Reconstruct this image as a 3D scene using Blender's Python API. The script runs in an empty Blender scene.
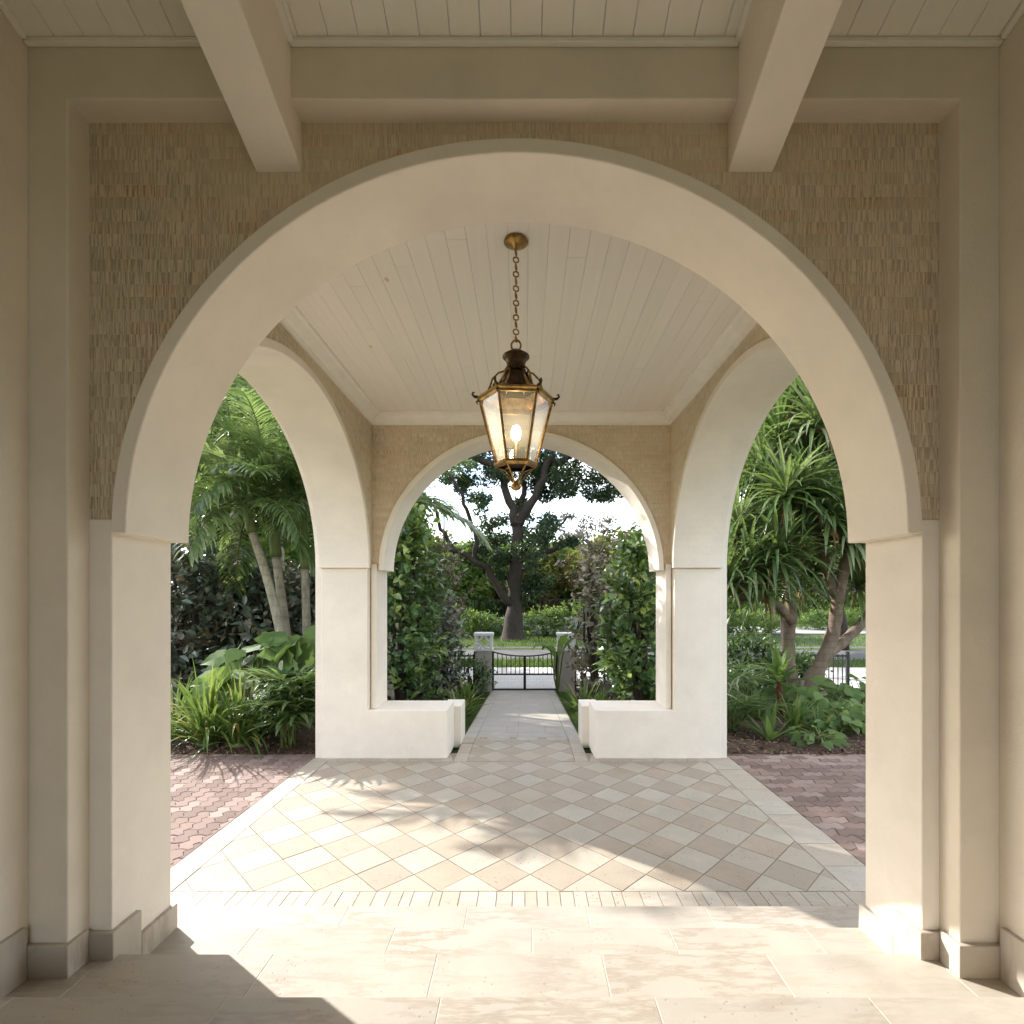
import bpy, bmesh, math, random
import numpy as np
from mathutils import Vector, Matrix, noise as mnoise

random.seed(7)
R = math.radians
PI = math.pi
scene = bpy.context.scene
COL = scene.collection
EYE = 1.69
F = 510.0
CX = -0.04            # centre line of the portico

def U(a, b): return random.uniform(a, b)
def clamp(v, a, b): return max(a, min(b, v))
def V(*a): return Vector(a)

# ------------------------------------------------------------------ terrain
def G(y):
    """ground height along the garden: level court, gentle fall to the gate, flat beyond"""
    if y < 5.9: return 0.0
    if y < 11.7: return -0.083 * (y - 5.9)
    return -0.481

# ------------------------------------------------------------------ materials
class NT:
    def __init__(s, name):
        s.m = bpy.data.materials.new(name); s.m.use_nodes = True
        s.t = s.m.node_tree; s.n = s.t.nodes; s.l = s.t.links
        s.n.clear()
        s.out = s.n.new('ShaderNodeOutputMaterial')
    def node(s, typ, **kw):
        n = s.n.new(typ)
        for k, v in kw.items():
            if k in ('inp',):
                for kk, vv in v.items():
                    if isinstance(vv, bpy.types.NodeSocket): s.l.new(vv, n.inputs[kk])
                    else: n.inputs[kk].default_value = vv
            else: setattr(n, k, v)
        return n
    def coord(s): return s.node('ShaderNodeTexCoord').outputs['Object']
    def noise(s, vec, scale, detail=4, rough=0.55, out='Fac'):
        return s.node('ShaderNodeTexNoise', inp={'Vector': vec, 'Scale': scale, 'Detail': detail, 'Roughness': rough}).outputs[out]
    def math(s, op, a, b=0.0, c=0.0, clampit=False):
        n = s.node('ShaderNodeMath', operation=op, use_clamp=clampit)
        for i, v in enumerate((a, b, c)):
            if isinstance(v, bpy.types.NodeSocket): s.l.new(v, n.inputs[i])
            else: n.inputs[i].default_value = v
        return n.outputs[0]
    def mix(s, fac, a, b, mode='MIX'):
        n = s.node('ShaderNodeMix', data_type='RGBA', blend_type=mode)
        for sock, v in ((n.inputs[0], fac), (n.inputs[6], a), (n.inputs[7], b)):
            if isinstance(v, bpy.types.NodeSocket): s.l.new(v, sock)
            elif isinstance(v, (int, float)): sock.default_value = v
            else: sock.default_value = (*v[:3], 1)
        return n.outputs[2]
    def ramp(s, fac, stops, interp='LINEAR'):
        n = s.node('ShaderNodeValToRGB'); r = n.color_ramp; r.interpolation = interp
        while len(r.elements) < len(stops): r.elements.new(0.5)
        for e, (p, c) in zip(r.elements, stops):
            e.position = p; e.color = (*c[:3], 1) if hasattr(c, '__len__') else (c, c, c, 1)
        s.l.new(fac, n.inputs[0]); return n.outputs[0]
    def mapping(s, vec, scale=(1, 1, 1), loc=(0, 0, 0), rot=(0, 0, 0)):
        return s.node('ShaderNodeMapping', inp={'Vector': vec, 'Scale': scale, 'Location': loc, 'Rotation': rot}).outputs[0]
    def bump(s, h, strength=0.3, dist=0.01, normal=None):
        n = s.node('ShaderNodeBump', inp={'Height': h, 'Strength': strength, 'Distance': dist})
        if normal is not None: s.l.new(normal, n.inputs['Normal'])
        return n.outputs[0]
    def attr(s, name, out='Fac'):
        return s.node('ShaderNodeAttribute', attribute_name=name).outputs[out]
    def bsdf(s, color, rough=0.7, normal=None, spec=0.4, metal=0.0, **extra):
        p = s.node('ShaderNodeBsdfPrincipled')
        def put(k, v):
            if v is None: return
            if isinstance(v, bpy.types.NodeSocket): s.l.new(v, p.inputs[k])
            elif hasattr(v, '__len__'): p.inputs[k].default_value = (*v[:3], 1)
            else: p.inputs[k].default_value = v
        put('Base Color', color); put('Roughness', rough); put('Metallic', metal)
        put('Specular IOR Level', spec)
        if normal is not None: s.l.new(normal, p.inputs['Normal'])
        for k, v in extra.items(): put(k, v)
        return p.outputs[0]
    def finish(s, sh):
        s.l.new(sh, s.out.inputs['Surface']); return s.m

def mat_stucco(name, base, var=0.10, grain=1.0):
    t = NT(name); c = t.coord()
    n1 = t.noise(c, 1.7, 5, 0.6); n2 = t.noise(c, 9, 4, 0.6); n3 = t.noise(c, 130, 3, 0.7)
    a = tuple(v * (1 - var) for v in base); b = tuple(min(1, v * (1 + var)) for v in base)
    col = t.mix(t.ramp(n1, [(0.3, 0.0), (0.7, 1.0)]), a, b)
    col = t.mix(t.math('MULTIPLY', t.ramp(n2, [(0.5, 0.0), (0.8, 1.0)]), 0.25), col, tuple(v * 0.86 for v in base))
    sm = t.ramp(t.noise(c, 2.4, 9, 0.68), [(0.56, 0.0), (0.72, 1.0)])      # faint rubbed and weathered patches
    col = t.mix(t.math('MULTIPLY', sm, 0.30), col, tuple(v * 0.80 for v in base))
    h = t.math('ADD', t.math('ADD', t.math('MULTIPLY', n3, 0.5), t.math('MULTIPLY', t.noise(c, 38, 4, 0.6), 0.7)), t.math('MULTIPLY', t.noise(c, 6.5, 3, 0.5), 1.6))
    return t.finish(t.bsdf(col, 0.88, t.bump(h, 0.38 * grain, 0.006), 0.2))

def mat_brick(name, axis):
    """thin split-face stone bricks: shallow courses, each brick combed with upright striations"""
    t = NT(name); c = t.coord()
    sep = t.node('ShaderNodeSeparateXYZ', inp={'Vector': c})
    u = sep.outputs[axis]; z = sep.outputs[2]
    wob = t.noise(c, 3.0, 2)
    zz = t.math('ADD', z, t.math('MULTIPLY', wob, 0.012))
    vec = t.node('ShaderNodeCombineXYZ', inp={'X': u, 'Y': zz, 'Z': 0.0}).outputs[0]
    def brick(c1, c2, cm):
        b = t.node('ShaderNodeTexBrick', offset=0.43, squash=0.72, squash_frequency=3,
                   inp={'Vector': vec, 'Scale': 1.0, 'Mortar Size': 0.0016, 'Mortar Smooth': 0.6, 'Bias': 0.0,
                        'Brick Width': 0.155, 'Row Height': 0.047, 'Color1': (*c1, 1), 'Color2': (*c2, 1), 'Mortar': (*cm, 1)})
        return b
    b1 = brick((0.0,) * 3, (1.0,) * 3, (0.45,) * 3)
    rowid = t.math('FLOOR', t.math('DIVIDE', zz, 0.047))
    # striations, different in every course
    sv = t.node('ShaderNodeCombineXYZ', inp={'X': t.math('MULTIPLY', u, 175.0), 'Y': t.math('MULTIPLY', z, 7.0),
                                             'Z': t.math('MULTIPLY', rowid, 3.7)}).outputs[0]
    st = t.noise(sv, 1.0, 3, 0.65)
    amount = t.math('ADD', t.math('MULTIPLY', t.ramp(t.noise(c, 0.9, 3), [(0.40, 0.0), (0.62, 1.0)]), 0.65),
                    t.math('ADD', t.math('MULTIPLY', b1.outputs['Color'], 0.30), 0.12))
    groove = t.ramp(st, [(0.38, 1.0), (0.55, 0.0)])
    g = t.math('MULTIPLY', groove, amount)
    tone = t.math('ADD', t.math('MULTIPLY', b1.outputs['Color'], 0.7), t.math('MULTIPLY', t.noise(c, 1.3, 3), 0.3))
    col = t.ramp(tone, [(0.1, (0.62, 0.515, 0.375)), (0.4, (0.70, 0.60, 0.455)), (0.62, (0.73, 0.63, 0.49)), (0.92, (0.73, 0.55, 0.375))])
    col = t.mix(t.math('MULTIPLY', g, 0.80), col, (0.29, 0.225, 0.16))
    col = t.mix(t.math('MULTIPLY', b1.outputs['Fac'], 0.30), col, (0.70, 0.62, 0.52))
    h = t.math('SUBTRACT', t.math('SUBTRACT', t.math('MULTIPLY', t.noise(c, 60, 3), 0.4), t.math('MULTIPLY', g, 1.0)),
               t.math('MULTIPLY', b1.outputs['Fac'], 0.9))
    return t.finish(t.bsdf(col, 0.9, t.bump(h, 0.55, 0.006), 0.15))

def mat_planks(name, base):
    t = NT(name); c = t.coord()
    gr = t.noise(t.mapping(c, (26, 1.2, 26)), 1.0, 4, 0.6)
    col = t.mix(t.math('MULTIPLY', t.ramp(gr, [(0.42, 0.0), (0.75, 1.0)]), 0.22), base, tuple(v * 0.80 for v in base))
    rnd = t.attr('rnd')
    col = t.mix(t.math('MULTIPLY', rnd, 0.14), col, tuple(v * 0.76 for v in base))
    vo = t.node('ShaderNodeTexVoronoi', inp={'Vector': t.mapping(c, (2.6, 1.5, 2.6)), 'Scale': 1.0, 'Randomness': 1.0}).outputs['Distance']
    kn = t.ramp(vo, [(0.028, 1.0), (0.045, 0.0)])
    col = t.mix(t.math('MULTIPLY', kn, 0.55), col, (0.42, 0.29, 0.15))
    return t.finish(t.bsdf(col, 0.55, t.bump(gr, 0.12, 0.004), 0.3))

def mat_stone(name, base, dark, rough=0.55, var='rnd', tint=None, vein=True, pits=True):
    """honed travertine / shell stone: soft clouding, thin drawn-out veins, a few pits"""
    t = NT(name); c = t.coord(); rnd = t.attr(var)
    off = t.node('ShaderNodeCombineXYZ', inp={'X': t.math('MULTIPLY', rnd, 37.0), 'Y': t.math('MULTIPLY', rnd, 19.0), 'Z': 0.0}).outputs[0]
    cc = t.node('ShaderNodeVectorMath', operation='ADD', inp={0: c, 1: off}).outputs[0]
    cl = t.noise(cc, 3.2, 6, 0.62)
    col = t.mix(t.ramp(cl, [(0.32, 0.0), (0.68, 1.0)]), tuple(v * 0.85 for v in base), tuple(min(1, v * 1.07) for v in base))
    if vein:
        vn = t.noise(t.mapping(cc, (1.2, 5.5, 1.0), rot=(0, 0, 0.55)), 2.2, 7, 0.62)
        vm = t.math('MULTIPLY', t.ramp(vn, [(0.47, 0.0), (0.535, 1.0), (0.60, 0.0)]), t.ramp(t.noise(cc, 1.1, 3), [(0.38, 0.15), (0.6, 1.0)]))
        col = t.mix(t.math('MULTIPLY', vm, 0.6), col, dark)
    col = t.mix(t.math('MULTIPLY', rnd, 0.75), col, tint or tuple(v * 0.80 for v in base))
    h = t.noise(cc, 30, 4, 0.6)
    if pits:
        pits = float(pits)
        vo = t.node('ShaderNodeTexVoronoi', inp={'Vector': cc, 'Scale': 34.0}).outputs['Distance']
        gate = t.ramp(t.noise(cc, 5, 3), [(0.46, 0.0), (0.56, 1.0)])
        pm = t.math('MULTIPLY', t.ramp(vo, [(0.10, 1.0), (0.20, 0.0)]), gate)
        col = t.mix(t.math('MULTIPLY', t.ramp(t.noise(cc, 55, 4, 0.7), [(0.45, 0.0), (0.75, 1.0)]), 0.30 * pits), col, tuple(v * 0.68 for v in base))
        col = t.mix(t.math('MULTIPLY', pm, 0.75 * pits), col, tuple(v * 0.5 for v in dark))
        h = t.math('SUBTRACT', h, t.math('MULTIPLY', pm, 1.2))
    return t.finish(t.bsdf(col, rough, t.bump(h, 0.22, 0.004), 0.35))

def mat_paver(name):
    t = NT(name); c = t.coord(); rnd = t.attr('rnd')
    col = t.ramp(rnd, [(0.0, (0.145, 0.095, 0.08)), (0.35, (0.215, 0.145, 0.12)), (0.7, (0.275, 0.19, 0.16)), (1.0, (0.34, 0.27, 0.235))])
    n = t.noise(c, 45, 4, 0.7)
    col = t.mix(t.math('MULTIPLY', n, 0.5), col, (0.24, 0.19, 0.16))
    return t.finish(t.bsdf(col, 0.85, t.bump(t.noise(c, 140, 3), 0.4, 0.004), 0.2))

def mat_plain(name, base, rough=0.8, scale=20, var=0.25, bump=0.2, metal=0.0, spec=0.3, dist=0.01):
    t = NT(name); c = t.coord(); n = t.noise(c, scale, 5, 0.6)
    col = t.mix(t.ramp(n, [(0.3, 0.0), (0.7, 1.0)]), tuple(v * (1 - var) for v in base), tuple(min(1, v * (1 + var)) for v in base))
    return t.finish(t.bsdf(col, rough, t.bump(n, bump, dist), spec, metal))

def mat_leaf(name, cols, rough=0.38, trans=0.30, spec=0.5, tcol=None):
    t = NT(name); rnd = t.attr('rnd')
    n = len(cols)
    col = t.ramp(rnd, [(i / max(1, n - 1), c) for i, c in enumerate(cols)])
    b = t.bsdf(col, rough, None, spec)
    tc = t.mix(0.5, col, tcol or (0.27, 0.37, 0.07))
    tr = t.node('ShaderNodeBsdfTranslucent', inp={'Color': tc}).outputs[0]
    mx = t.node('ShaderNodeMixShader', inp={0: trans})
    t.l.new(b, mx.inputs[1]); t.l.new(tr, mx.inputs[2])
    return t.finish(mx.outputs[0])

def mat_bark(name, base, ring=None, rough=0.9, bump=0.7, stretch=(14, 14, 3)):
    t = NT(name); c = t.coord()
    n = t.noise(t.mapping(c, stretch), 1.0, 6, 0.65)
    col = t.mix(t.ramp(n, [(0.3, 0.0), (0.7, 1.0)]), tuple(v * 0.62 for v in base), tuple(min(1, v * 1.25) for v in base))
    h = n
    if ring:
        z = t.node('ShaderNodeSeparateXYZ', inp={'Vector': c}).outputs[2]
        zz = t.math('ADD', z, t.math('MULTIPLY', t.noise(c, 6, 2), 0.03))
        fr = t.math('FRACT', t.math('DIVIDE', zz, ring))
        rm = t.math('MULTIPLY', t.ramp(fr, [(0.0, 1.0), (0.06, 1.0), (0.30, 0.0)]), t.ramp(t.noise(c, 3, 3), [(0.35, 0.1), (0.65, 1.0)]))
        col = t.mix(t.math('MULTIPLY', rm, 0.45), col, tuple(v * 0.45 for v in base))
        h = t.math('SUBTRACT', n, rm)
    return t.finish(t.bsdf(col, rough, t.bump(h, bump, 0.02), 0.2))

M = {}
M['stucco'] = mat_stucco('cream_stucco', (0.82, 0.755, 0.67), 0.07)
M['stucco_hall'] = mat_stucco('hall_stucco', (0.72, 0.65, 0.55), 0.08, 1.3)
M['brick_x'] = mat_brick('combed_stone_brick_x', 0)
M['brick_y'] = mat_brick('combed_stone_brick_y', 1)
M['planks'] = mat_planks('white_planks', (0.82, 0.775, 0.70))
M['white_paint'] = mat_plain('white_paint', (0.82, 0.785, 0.725), 0.5, 6, 0.05, 0.05)
M['slab'] = mat_stone('cream_travertine', (0.455, 0.415, 0.355), (0.26, 0.195, 0.135), 0.5, tint=(0.39, 0.35, 0.295), pits=0.3)
M['plinth'] = mat_stone('plinth_stone', (0.52, 0.47, 0.40), (0.32, 0.24, 0.17), 0.55, pits=False)
M['tile_cream'] = mat_stone('cream_tile', (0.445, 0.405, 0.335), (0.32, 0.26, 0.19), 0.6, tint=(0.395, 0.34, 0.265), vein=False)
M['tile_tan'] = mat_stone('tan_tile', (0.395, 0.325, 0.245), (0.28, 0.205, 0.145), 0.6, tint=(0.345, 0.295, 0.235), vein=False)
M['border'] = mat_stone('border_stone', (0.47, 0.43, 0.365), (0.34, 0.265, 0.18), 0.6, tint=(0.41, 0.345, 0.27))
M['grout'] = mat_plain('grout', (0.30, 0.26, 0.20), 0.95, 60, 0.2, 0.3)
M['grout_light'] = mat_plain('light_grout', (0.62, 0.57, 0.50), 0.95, 60, 0.1, 0.3)
M['paver'] = mat_paver('red_paver')
M['sand'] = mat_plain('joint_sand', (0.13, 0.10, 0.085), 0.95, 80, 0.3, 0.4)
M['mulch'] = mat_plain('mulch', (0.085, 0.055, 0.038), 0.95, 28, 0.6, 0.9, dist=0.03)
M['chip'] = mat_leaf('bark_chip', [(0.05, 0.03, 0.02), (0.11, 0.07, 0.045), (0.19, 0.125, 0.08), (0.24, 0.17, 0.12)], 0.9, 0.0, 0.1)
M['lawn'] = mat_plain('lawn_soil', (0.055, 0.085, 0.022), 0.95, 9, 0.45, 0.6, dist=0.03)
M['concrete'] = mat_plain('pale_concrete', (0.52, 0.50, 0.47), 0.9, 8, 0.10, 0.2)
M['drive'] = mat_plain('worn_driveway', (0.30, 0.29, 0.275), 0.9, 12, 0.15, 0.2)
M['asphalt'] = mat_plain('grey_asphalt', (0.11, 0.107, 0.104), 0.9, 30, 0.2, 0.3)
M['iron'] = mat_plain('black_iron', (0.012, 0.012, 0.013), 0.45, 20, 0.3, 0.1, spec=0.5)
M['pillar'] = mat_stucco('gate_pillar_stucco', (0.45, 0.405, 0.35), 0.08)
M['white_stone'] = mat_stucco('white_cast_stone', (0.72, 0.71, 0.67), 0.06)
M['white_wall'] = mat_stucco('white_garden_wall', (0.50, 0.52, 0.54), 0.06)
M['brass'] = mat_plain('aged_brass', (0.33, 0.21, 0.075), 0.30, 30, 0.5, 0.25, metal=1.0, spec=0.5, dist=0.003)
M['bronze'] = mat_plain('dark_bronze', (0.07, 0.045, 0.025), 0.42, 40, 0.4, 0.2, metal=0.85, dist=0.003)

def mat_glass():
    t = NT('lantern_glass')
    tr = t.node('ShaderNodeBsdfTransparent', inp={'Color': (0.80, 0.77, 0.69, 1)}).outputs[0]
    gl = t.node('ShaderNodeBsdfGlossy', inp={'Color': (1, 1, 1, 1), 'Roughness': 0.05}).outputs[0]
    df = t.node('ShaderNodeBsdfTranslucent', inp={'Color': (0.85, 0.82, 0.74, 1)}).outputs[0]
    a = t.node('ShaderNodeMixShader', inp={0: 0.11}); t.l.new(tr, a.inputs[1]); t.l.new(df, a.inputs[2])
    b = t.node('ShaderNodeMixShader', inp={0: 0.07}); t.l.new(a.outputs[0], b.inputs[1]); t.l.new(gl, b.inputs[2])
    return t.finish(b.outputs[0])
M['glass'] = mat_glass()
def mat_bulb():
    t = NT('lit_bulb')
    return t.finish(t.node('ShaderNodeEmission', inp={'Color': (1.0, 0.80, 0.55, 1), 'Strength': 32.0}).outputs[0])
M['bulb'] = mat_bulb()

M['palm_leaf'] = mat_leaf('palm_leaf', [(0.065, 0.12, 0.04), (0.12, 0.19, 0.07), (0.20, 0.26, 0.11), (0.32, 0.35, 0.19)], 0.27, 0.48, 0.9)
M['palm_trunk'] = mat_bark('palm_trunk', (0.36, 0.325, 0.25), ring=0.16, bump=0.5, stretch=(20, 20, 6))
M['crownshaft'] = mat_bark('palm_crownshaft', (0.13, 0.17, 0.055), rough=0.5, bump=0.15, stretch=(18, 18, 1.5))
M['pandan_leaf'] = mat_leaf('screw_pine_leaf', [(0.045, 0.09, 0.03), (0.09, 0.155, 0.05), (0.17, 0.23, 0.085), (0.36, 0.39, 0.23)], 0.26, 0.36, 0.8)
M['dead_leaf'] = mat_leaf('dry_hanging_leaf', [(0.14, 0.07, 0.03), (0.22, 0.12, 0.05), (0.28, 0.18, 0.09)], 0.8, 0.2, 0.2)
M['pandan_bark'] = mat_bark('screw_pine_bark', (0.22, 0.165, 0.12), ring=0.11, bump=0.3, stretch=(10, 10, 5))
M['grass_leaf'] = mat_leaf('strap_grass', [(0.05, 0.11, 0.025), (0.09, 0.17, 0.035), (0.16, 0.22, 0.05), (0.34, 0.29, 0.09)], 0.4, 0.38, 0.45)
M['fan_leaf'] = mat_leaf('fan_leaf', [(0.05, 0.11, 0.03), (0.09, 0.16, 0.05), (0.19, 0.26, 0.11), (0.42, 0.46, 0.30)], 0.42, 0.46, 0.5)
M['broad_leaf'] = mat_leaf('broad_leaf', [(0.075, 0.14, 0.035), (0.11, 0.19, 0.05), (0.17, 0.25, 0.08)], 0.62, 0.40, 0.35)
M['dark_leaf'] = mat_leaf('dark_shrub_leaf', [(0.075, 0.11, 0.065), (0.11, 0.145, 0.095), (0.16, 0.19, 0.14), (0.20, 0.155, 0.09)], 0.28, 0.28, 0.9, (0.06, 0.07, 0.02))
M['copper_leaf'] = mat_leaf('copper_shrub_leaf', [(0.09, 0.105, 0.06), (0.16, 0.15, 0.09), (0.20, 0.17, 0.09), (0.34, 0.31, 0.23)], 0.42, 0.2, 0.45, (0.18, 0.10, 0.04))
M['clusia_leaf'] = mat_leaf('glossy_hedge_leaf', [(0.035, 0.08, 0.024), (0.065, 0.13, 0.036), (0.12, 0.20, 0.055), (0.28, 0.36, 0.09)], 0.32, 0.24, 0.5)
M['oak_leaf'] = mat_leaf('oak_leaf', [(0.026, 0.05, 0.02), (0.042, 0.075, 0.028), (0.07, 0.11, 0.038)], 0.45, 0.22, 0.4, (0.09, 0.13, 0.02))
M['bright_leaf'] = mat_leaf('sunny_tree_leaf', [(0.07, 0.14, 0.03), (0.12, 0.20, 0.045), (0.18, 0.26, 0.065)], 0.5, 0.45, 0.35)
M['yellow_leaf'] = mat_leaf('yellow_tree_leaf', [(0.08, 0.11, 0.025), (0.14, 0.17, 0.04), (0.20, 0.17, 0.06), (0.20, 0.12, 0.05)], 0.5, 0.35, 0.35)
M['grey_leaf'] = mat_leaf('sparse_tree_leaf', [(0.16, 0.15, 0.13), (0.24, 0.22, 0.19), (0.16, 0.12, 0.08)], 0.6, 0.3, 0.3, (0.2, 0.2, 0.15))
M['deep_leaf'] = mat_leaf('deep_green_leaf', [(0.03, 0.065, 0.02), (0.05, 0.10, 0.028), (0.08, 0.14, 0.04)], 0.4, 0.3, 0.45)
M['bark'] = mat_bark('dark_bark', (0.055, 0.044, 0.035))
M['bark_grey'] = mat_bark('grey_bark', (0.22, 0.19, 0.16))
M['red_stem'] = mat_bark('red_stem', (0.22, 0.05, 0.035), ring=0.05, rough=0.5, bump=0.2)
M['lawn_blade'] = mat_leaf('lawn_blade', [(0.04, 0.085, 0.018), (0.07, 0.125, 0.026), (0.11, 0.16, 0.035)], 0.5, 0.3, 0.3)

# ------------------------------------------------------------------ mesh builder
class MB:
    def __init__(s): s.v = []; s.f = []; s.r = []
    def add(s, vs, fs, rnd=0.5):
        o = len(s.v); s.v.extend([tuple(p) for p in vs])
        for f in fs: s.f.append(tuple(o + i for i in f)); s.r.append(rnd)
    def box(s, x0, x1, y0, y1, z0, z1, rnd=0.5):
        s.add([(x0, y0, z0), (x1, y0, z0), (x1, y1, z0), (x0, y1, z0), (x0, y0, z1), (x1, y0, z1), (x1, y1, z1), (x0, y1, z1)],
              [(0, 3, 2, 1), (4, 5, 6, 7), (0, 1, 5, 4), (1, 2, 6, 5), (2, 3, 7, 6), (3, 0, 4, 7)], rnd)
    def prism(s, poly, z0, z1, rnd=0.5, bottom=False):
        n = len(poly)
        vs = [(x, y, z0) for x, y in poly] + [(x, y, z1) for x, y in poly]
        fs = [tuple(range(n, 2 * n))] + [(i, (i + 1) % n, n + (i + 1) % n, n + i) for i in range(n)]
        if bottom: fs.append(tuple(range(n - 1, -1, -1)))
        s.add(vs, fs, rnd)
    def tube(s, pts, rad, n=8, cap=True, rnd=0.5):
        pts = [Vector(p) for p in pts]
        if not hasattr(rad, '__len__'): rad = [rad] * len(pts)
        vs = []; ref = Vector((0.31, 0.17, 0.93)).normalized(); a = None
        for i, p in enumerate(pts):
            t = (pts[min(i + 1, len(pts) - 1)] - pts[max(i - 1, 0)])
            t = t.normalized() if t.length > 1e-9 else Vector((0, 0, 1))
            if a is None:
                a = t.cross(Vector((1, 0, 0)) if abs(t.x) < 0.8 else Vector((0, 1, 0))).normalized()
            else:
                a = (a - t * a.dot(t)); a = a.normalized() if a.length > 1e-6 else t.orthogonal().normalized()
            b = t.cross(a)
            for k in range(n):
                q = 2 * PI * k / n
                vs.append(p + (a * math.cos(q) + b * math.sin(q)) * rad[i])
        fs = []
        for i in range(len(pts) - 1):
            for k in range(n):
                fs.append((i * n + k, i * n + (k + 1) % n, (i + 1) * n + (k + 1) % n, (i + 1) * n + k))
        if cap:
            fs.append(tuple(range(n - 1, -1, -1))); m = (len(pts) - 1) * n
            fs.append(tuple(range(m, m + n)))
        s.add(vs, fs, rnd)
    def lathe(s, prof, c=(0, 0, 0), n=24, phase=0.0, rnd=0.5):
        vs = []; fs = []
        for r, z in prof:
            for k in range(n):
                q = 2 * PI * (k + phase) / n
                vs.append((c[0] + r * math.cos(q), c[1] + r * math.sin(q), c[2] + z))
        for i in range(len(prof) - 1):
            for k in range(n):
                fs.append((i * n + k, i * n + (k + 1) % n, (i + 1) * n + (k + 1) % n, (i + 1) * n + k))
        fs.append(tuple(range(n - 1, -1, -1))); m = (len(prof) - 1) * n
        fs.append(tuple(range(m, m + n)))
        s.add(vs, fs, rnd)
    def build(s, name, mat, parent=None, smooth=False, bevel=0.0, doubles=False):
        off = Vector((0, 0, 0)); p = parent
        while p is not None: off += p.location; p = p.parent
        me = bpy.data.meshes.new(name)
        vs = [(x - off.x, y - off.y, z - off.z) for x, y, z in s.v]
        me.from_pydata(vs, [], s.f)
        at = me.attributes.new('rnd', 'FLOAT', 'FACE'); at.data.foreach_set('value', np.array(s.r, dtype=np.float32))
        if doubles:
            bm = bmesh.new(); bm.from_mesh(me)
            bmesh.ops.remove_doubles(bm, verts=bm.verts, dist=1e-5)
            bmesh.ops.recalc_face_normals(bm, faces=bm.faces)
            bm.to_mesh(me); bm.free()
        if smooth: me.polygons.foreach_set('use_smooth', [True] * len(me.polygons))
        me.materials.append(mat)
        o = bpy.data.objects.new(name, me); COL.objects.link(o)
        if parent is not None: o.parent = parent
        if bevel:
            b = o.modifiers.new('Bevel', 'BEVEL'); b.width = bevel; b.segments = 2; b.limit_method = 'ANGLE'; b.angle_limit = R(40)
        return o

def thing(name, label, cat, loc=(0, 0, 0), group=None):
    o = bpy.data.objects.new(name, None); COL.objects.link(o); o.location = loc
    o.empty_display_size = 0.2
    o['label'] = label; o['category'] = cat
    if group: o['group'] = group
    return o
def tag(o, label, cat, group=None):
    o['label'] = label; o['category'] = cat
    if group: o['group'] = group
    return o
def struct(o, kind='structure'):
    o['kind'] = kind; return o
def dup(root, loc, rz, sc, label, group=None):
    r = root.copy(); COL.objects.link(r); r.location = loc; r.rotation_euler = (0, 0, rz); r.scale = (sc,) * 3
    r['label'] = label
    if group: r['group'] = group
    for ch in list(root.children):
        c = ch.copy(); COL.objects.link(c); c.parent = r
        for g in ch.children:
            d = g.copy(); COL.objects.link(d); d.parent = c
    return r

# ------------------------------------------------------------------ walls with arches
NSEG = 64
def arch_wall(mb, mp, hw, a, b, zs, u0, u1, z0, zt, d0, d1, uc=0.0, below=True):
    """wall slab with an arched opening: mp(u, d, z) -> xyz"""
    pts = [(uc - a * math.cos(PI * i / NSEG), zs + b * math.sin(PI * i / NSEG)) for i in range(NSEG + 1)]
    def quad(q): mb.add([mp(*p) for p in q], [(0, 1, 2, 3)])
    for d in (d0, d1):
        for (ua, za), (ub, zb) in zip(pts[:-1], pts[1:]):
            za = max(za, z0); zb = max(zb, z0)
            quad([(ua, d, za), (ub, d, zb), (ub, d, zt), (ua, d, zt)])
        lo = max(zs, z0)
        for s, e in ((-1, u0), (1, u1)):
            ui = uc + s * a
            quad([(ui, d, lo), (e, d, lo), (e, d, zt), (ui, d, zt)])
            if below and z0 < zs: quad([(uc + s * hw, d, z0), (e, d, z0), (e, d, zs), (uc + s * hw, d, zs)])
    for (ua, za), (ub, zb) in zip(pts[:-1], pts[1:]):
        za = max(za, z0); zb = max(zb, z0)
        quad([(ua, d0, za), (ub, d0, zb), (ub, d1, zb), (ua, d1, za)])
    for s, e in ((-1, u0), (1, u1)):
        if below and z0 < zs: quad([(uc + s * hw, d0, z0), (uc + s * hw, d0, zs), (uc + s * hw, d1, zs), (uc + s * hw, d1, z0)])
        if below and z0 < zs and hw > a + 1e-4: quad([(uc + s * a, d0, zs), (uc + s * hw, d0, zs), (uc + s * hw, d1, zs), (uc + s * a, d1, zs)])
        quad([(e, d0, z0), (e, d0, zt), (e, d1, zt), (e, d1, z0)])
        if not (below and z0 < zs): quad([(uc + s * a, d0, z0), (e, d0, z0), (e, d1, z0), (uc + s * a, d1, z0)])
    quad([(u0, d0, zt), (u1, d0, zt), (u1, d1, zt), (u0, d1, zt)])

def arch_ring(mb, mp, a, b, th, zs, d0, d1, uc=0.0):
    """lining of the arch: annulus a..a+th running d0..d1"""
    n = NSEG
    vs = []; fs = []
    for i in range(n + 1):
        c, s = math.cos(PI * i / n), math.sin(PI * i / n)
        for (aa, bb) in ((a, b), (a + th, b + th)):
            for d in (d0, d1): vs.append(mp(uc - aa * c, d, zs + bb * s))
    for i in range(n):
        k = 4 * i; m = k + 4
        fs += [(k, m, m + 1, k + 1), (k + 2, k + 3, m + 3, m + 2), (k, k + 2, m + 2, m), (k + 1, m + 1, m + 3, k + 3)]
    fs += [(0, 1, 3, 2), (4 * n, 4 * n + 2, 4 * n + 3, 4 * n + 1)]
    mb.add(vs, fs)

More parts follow.
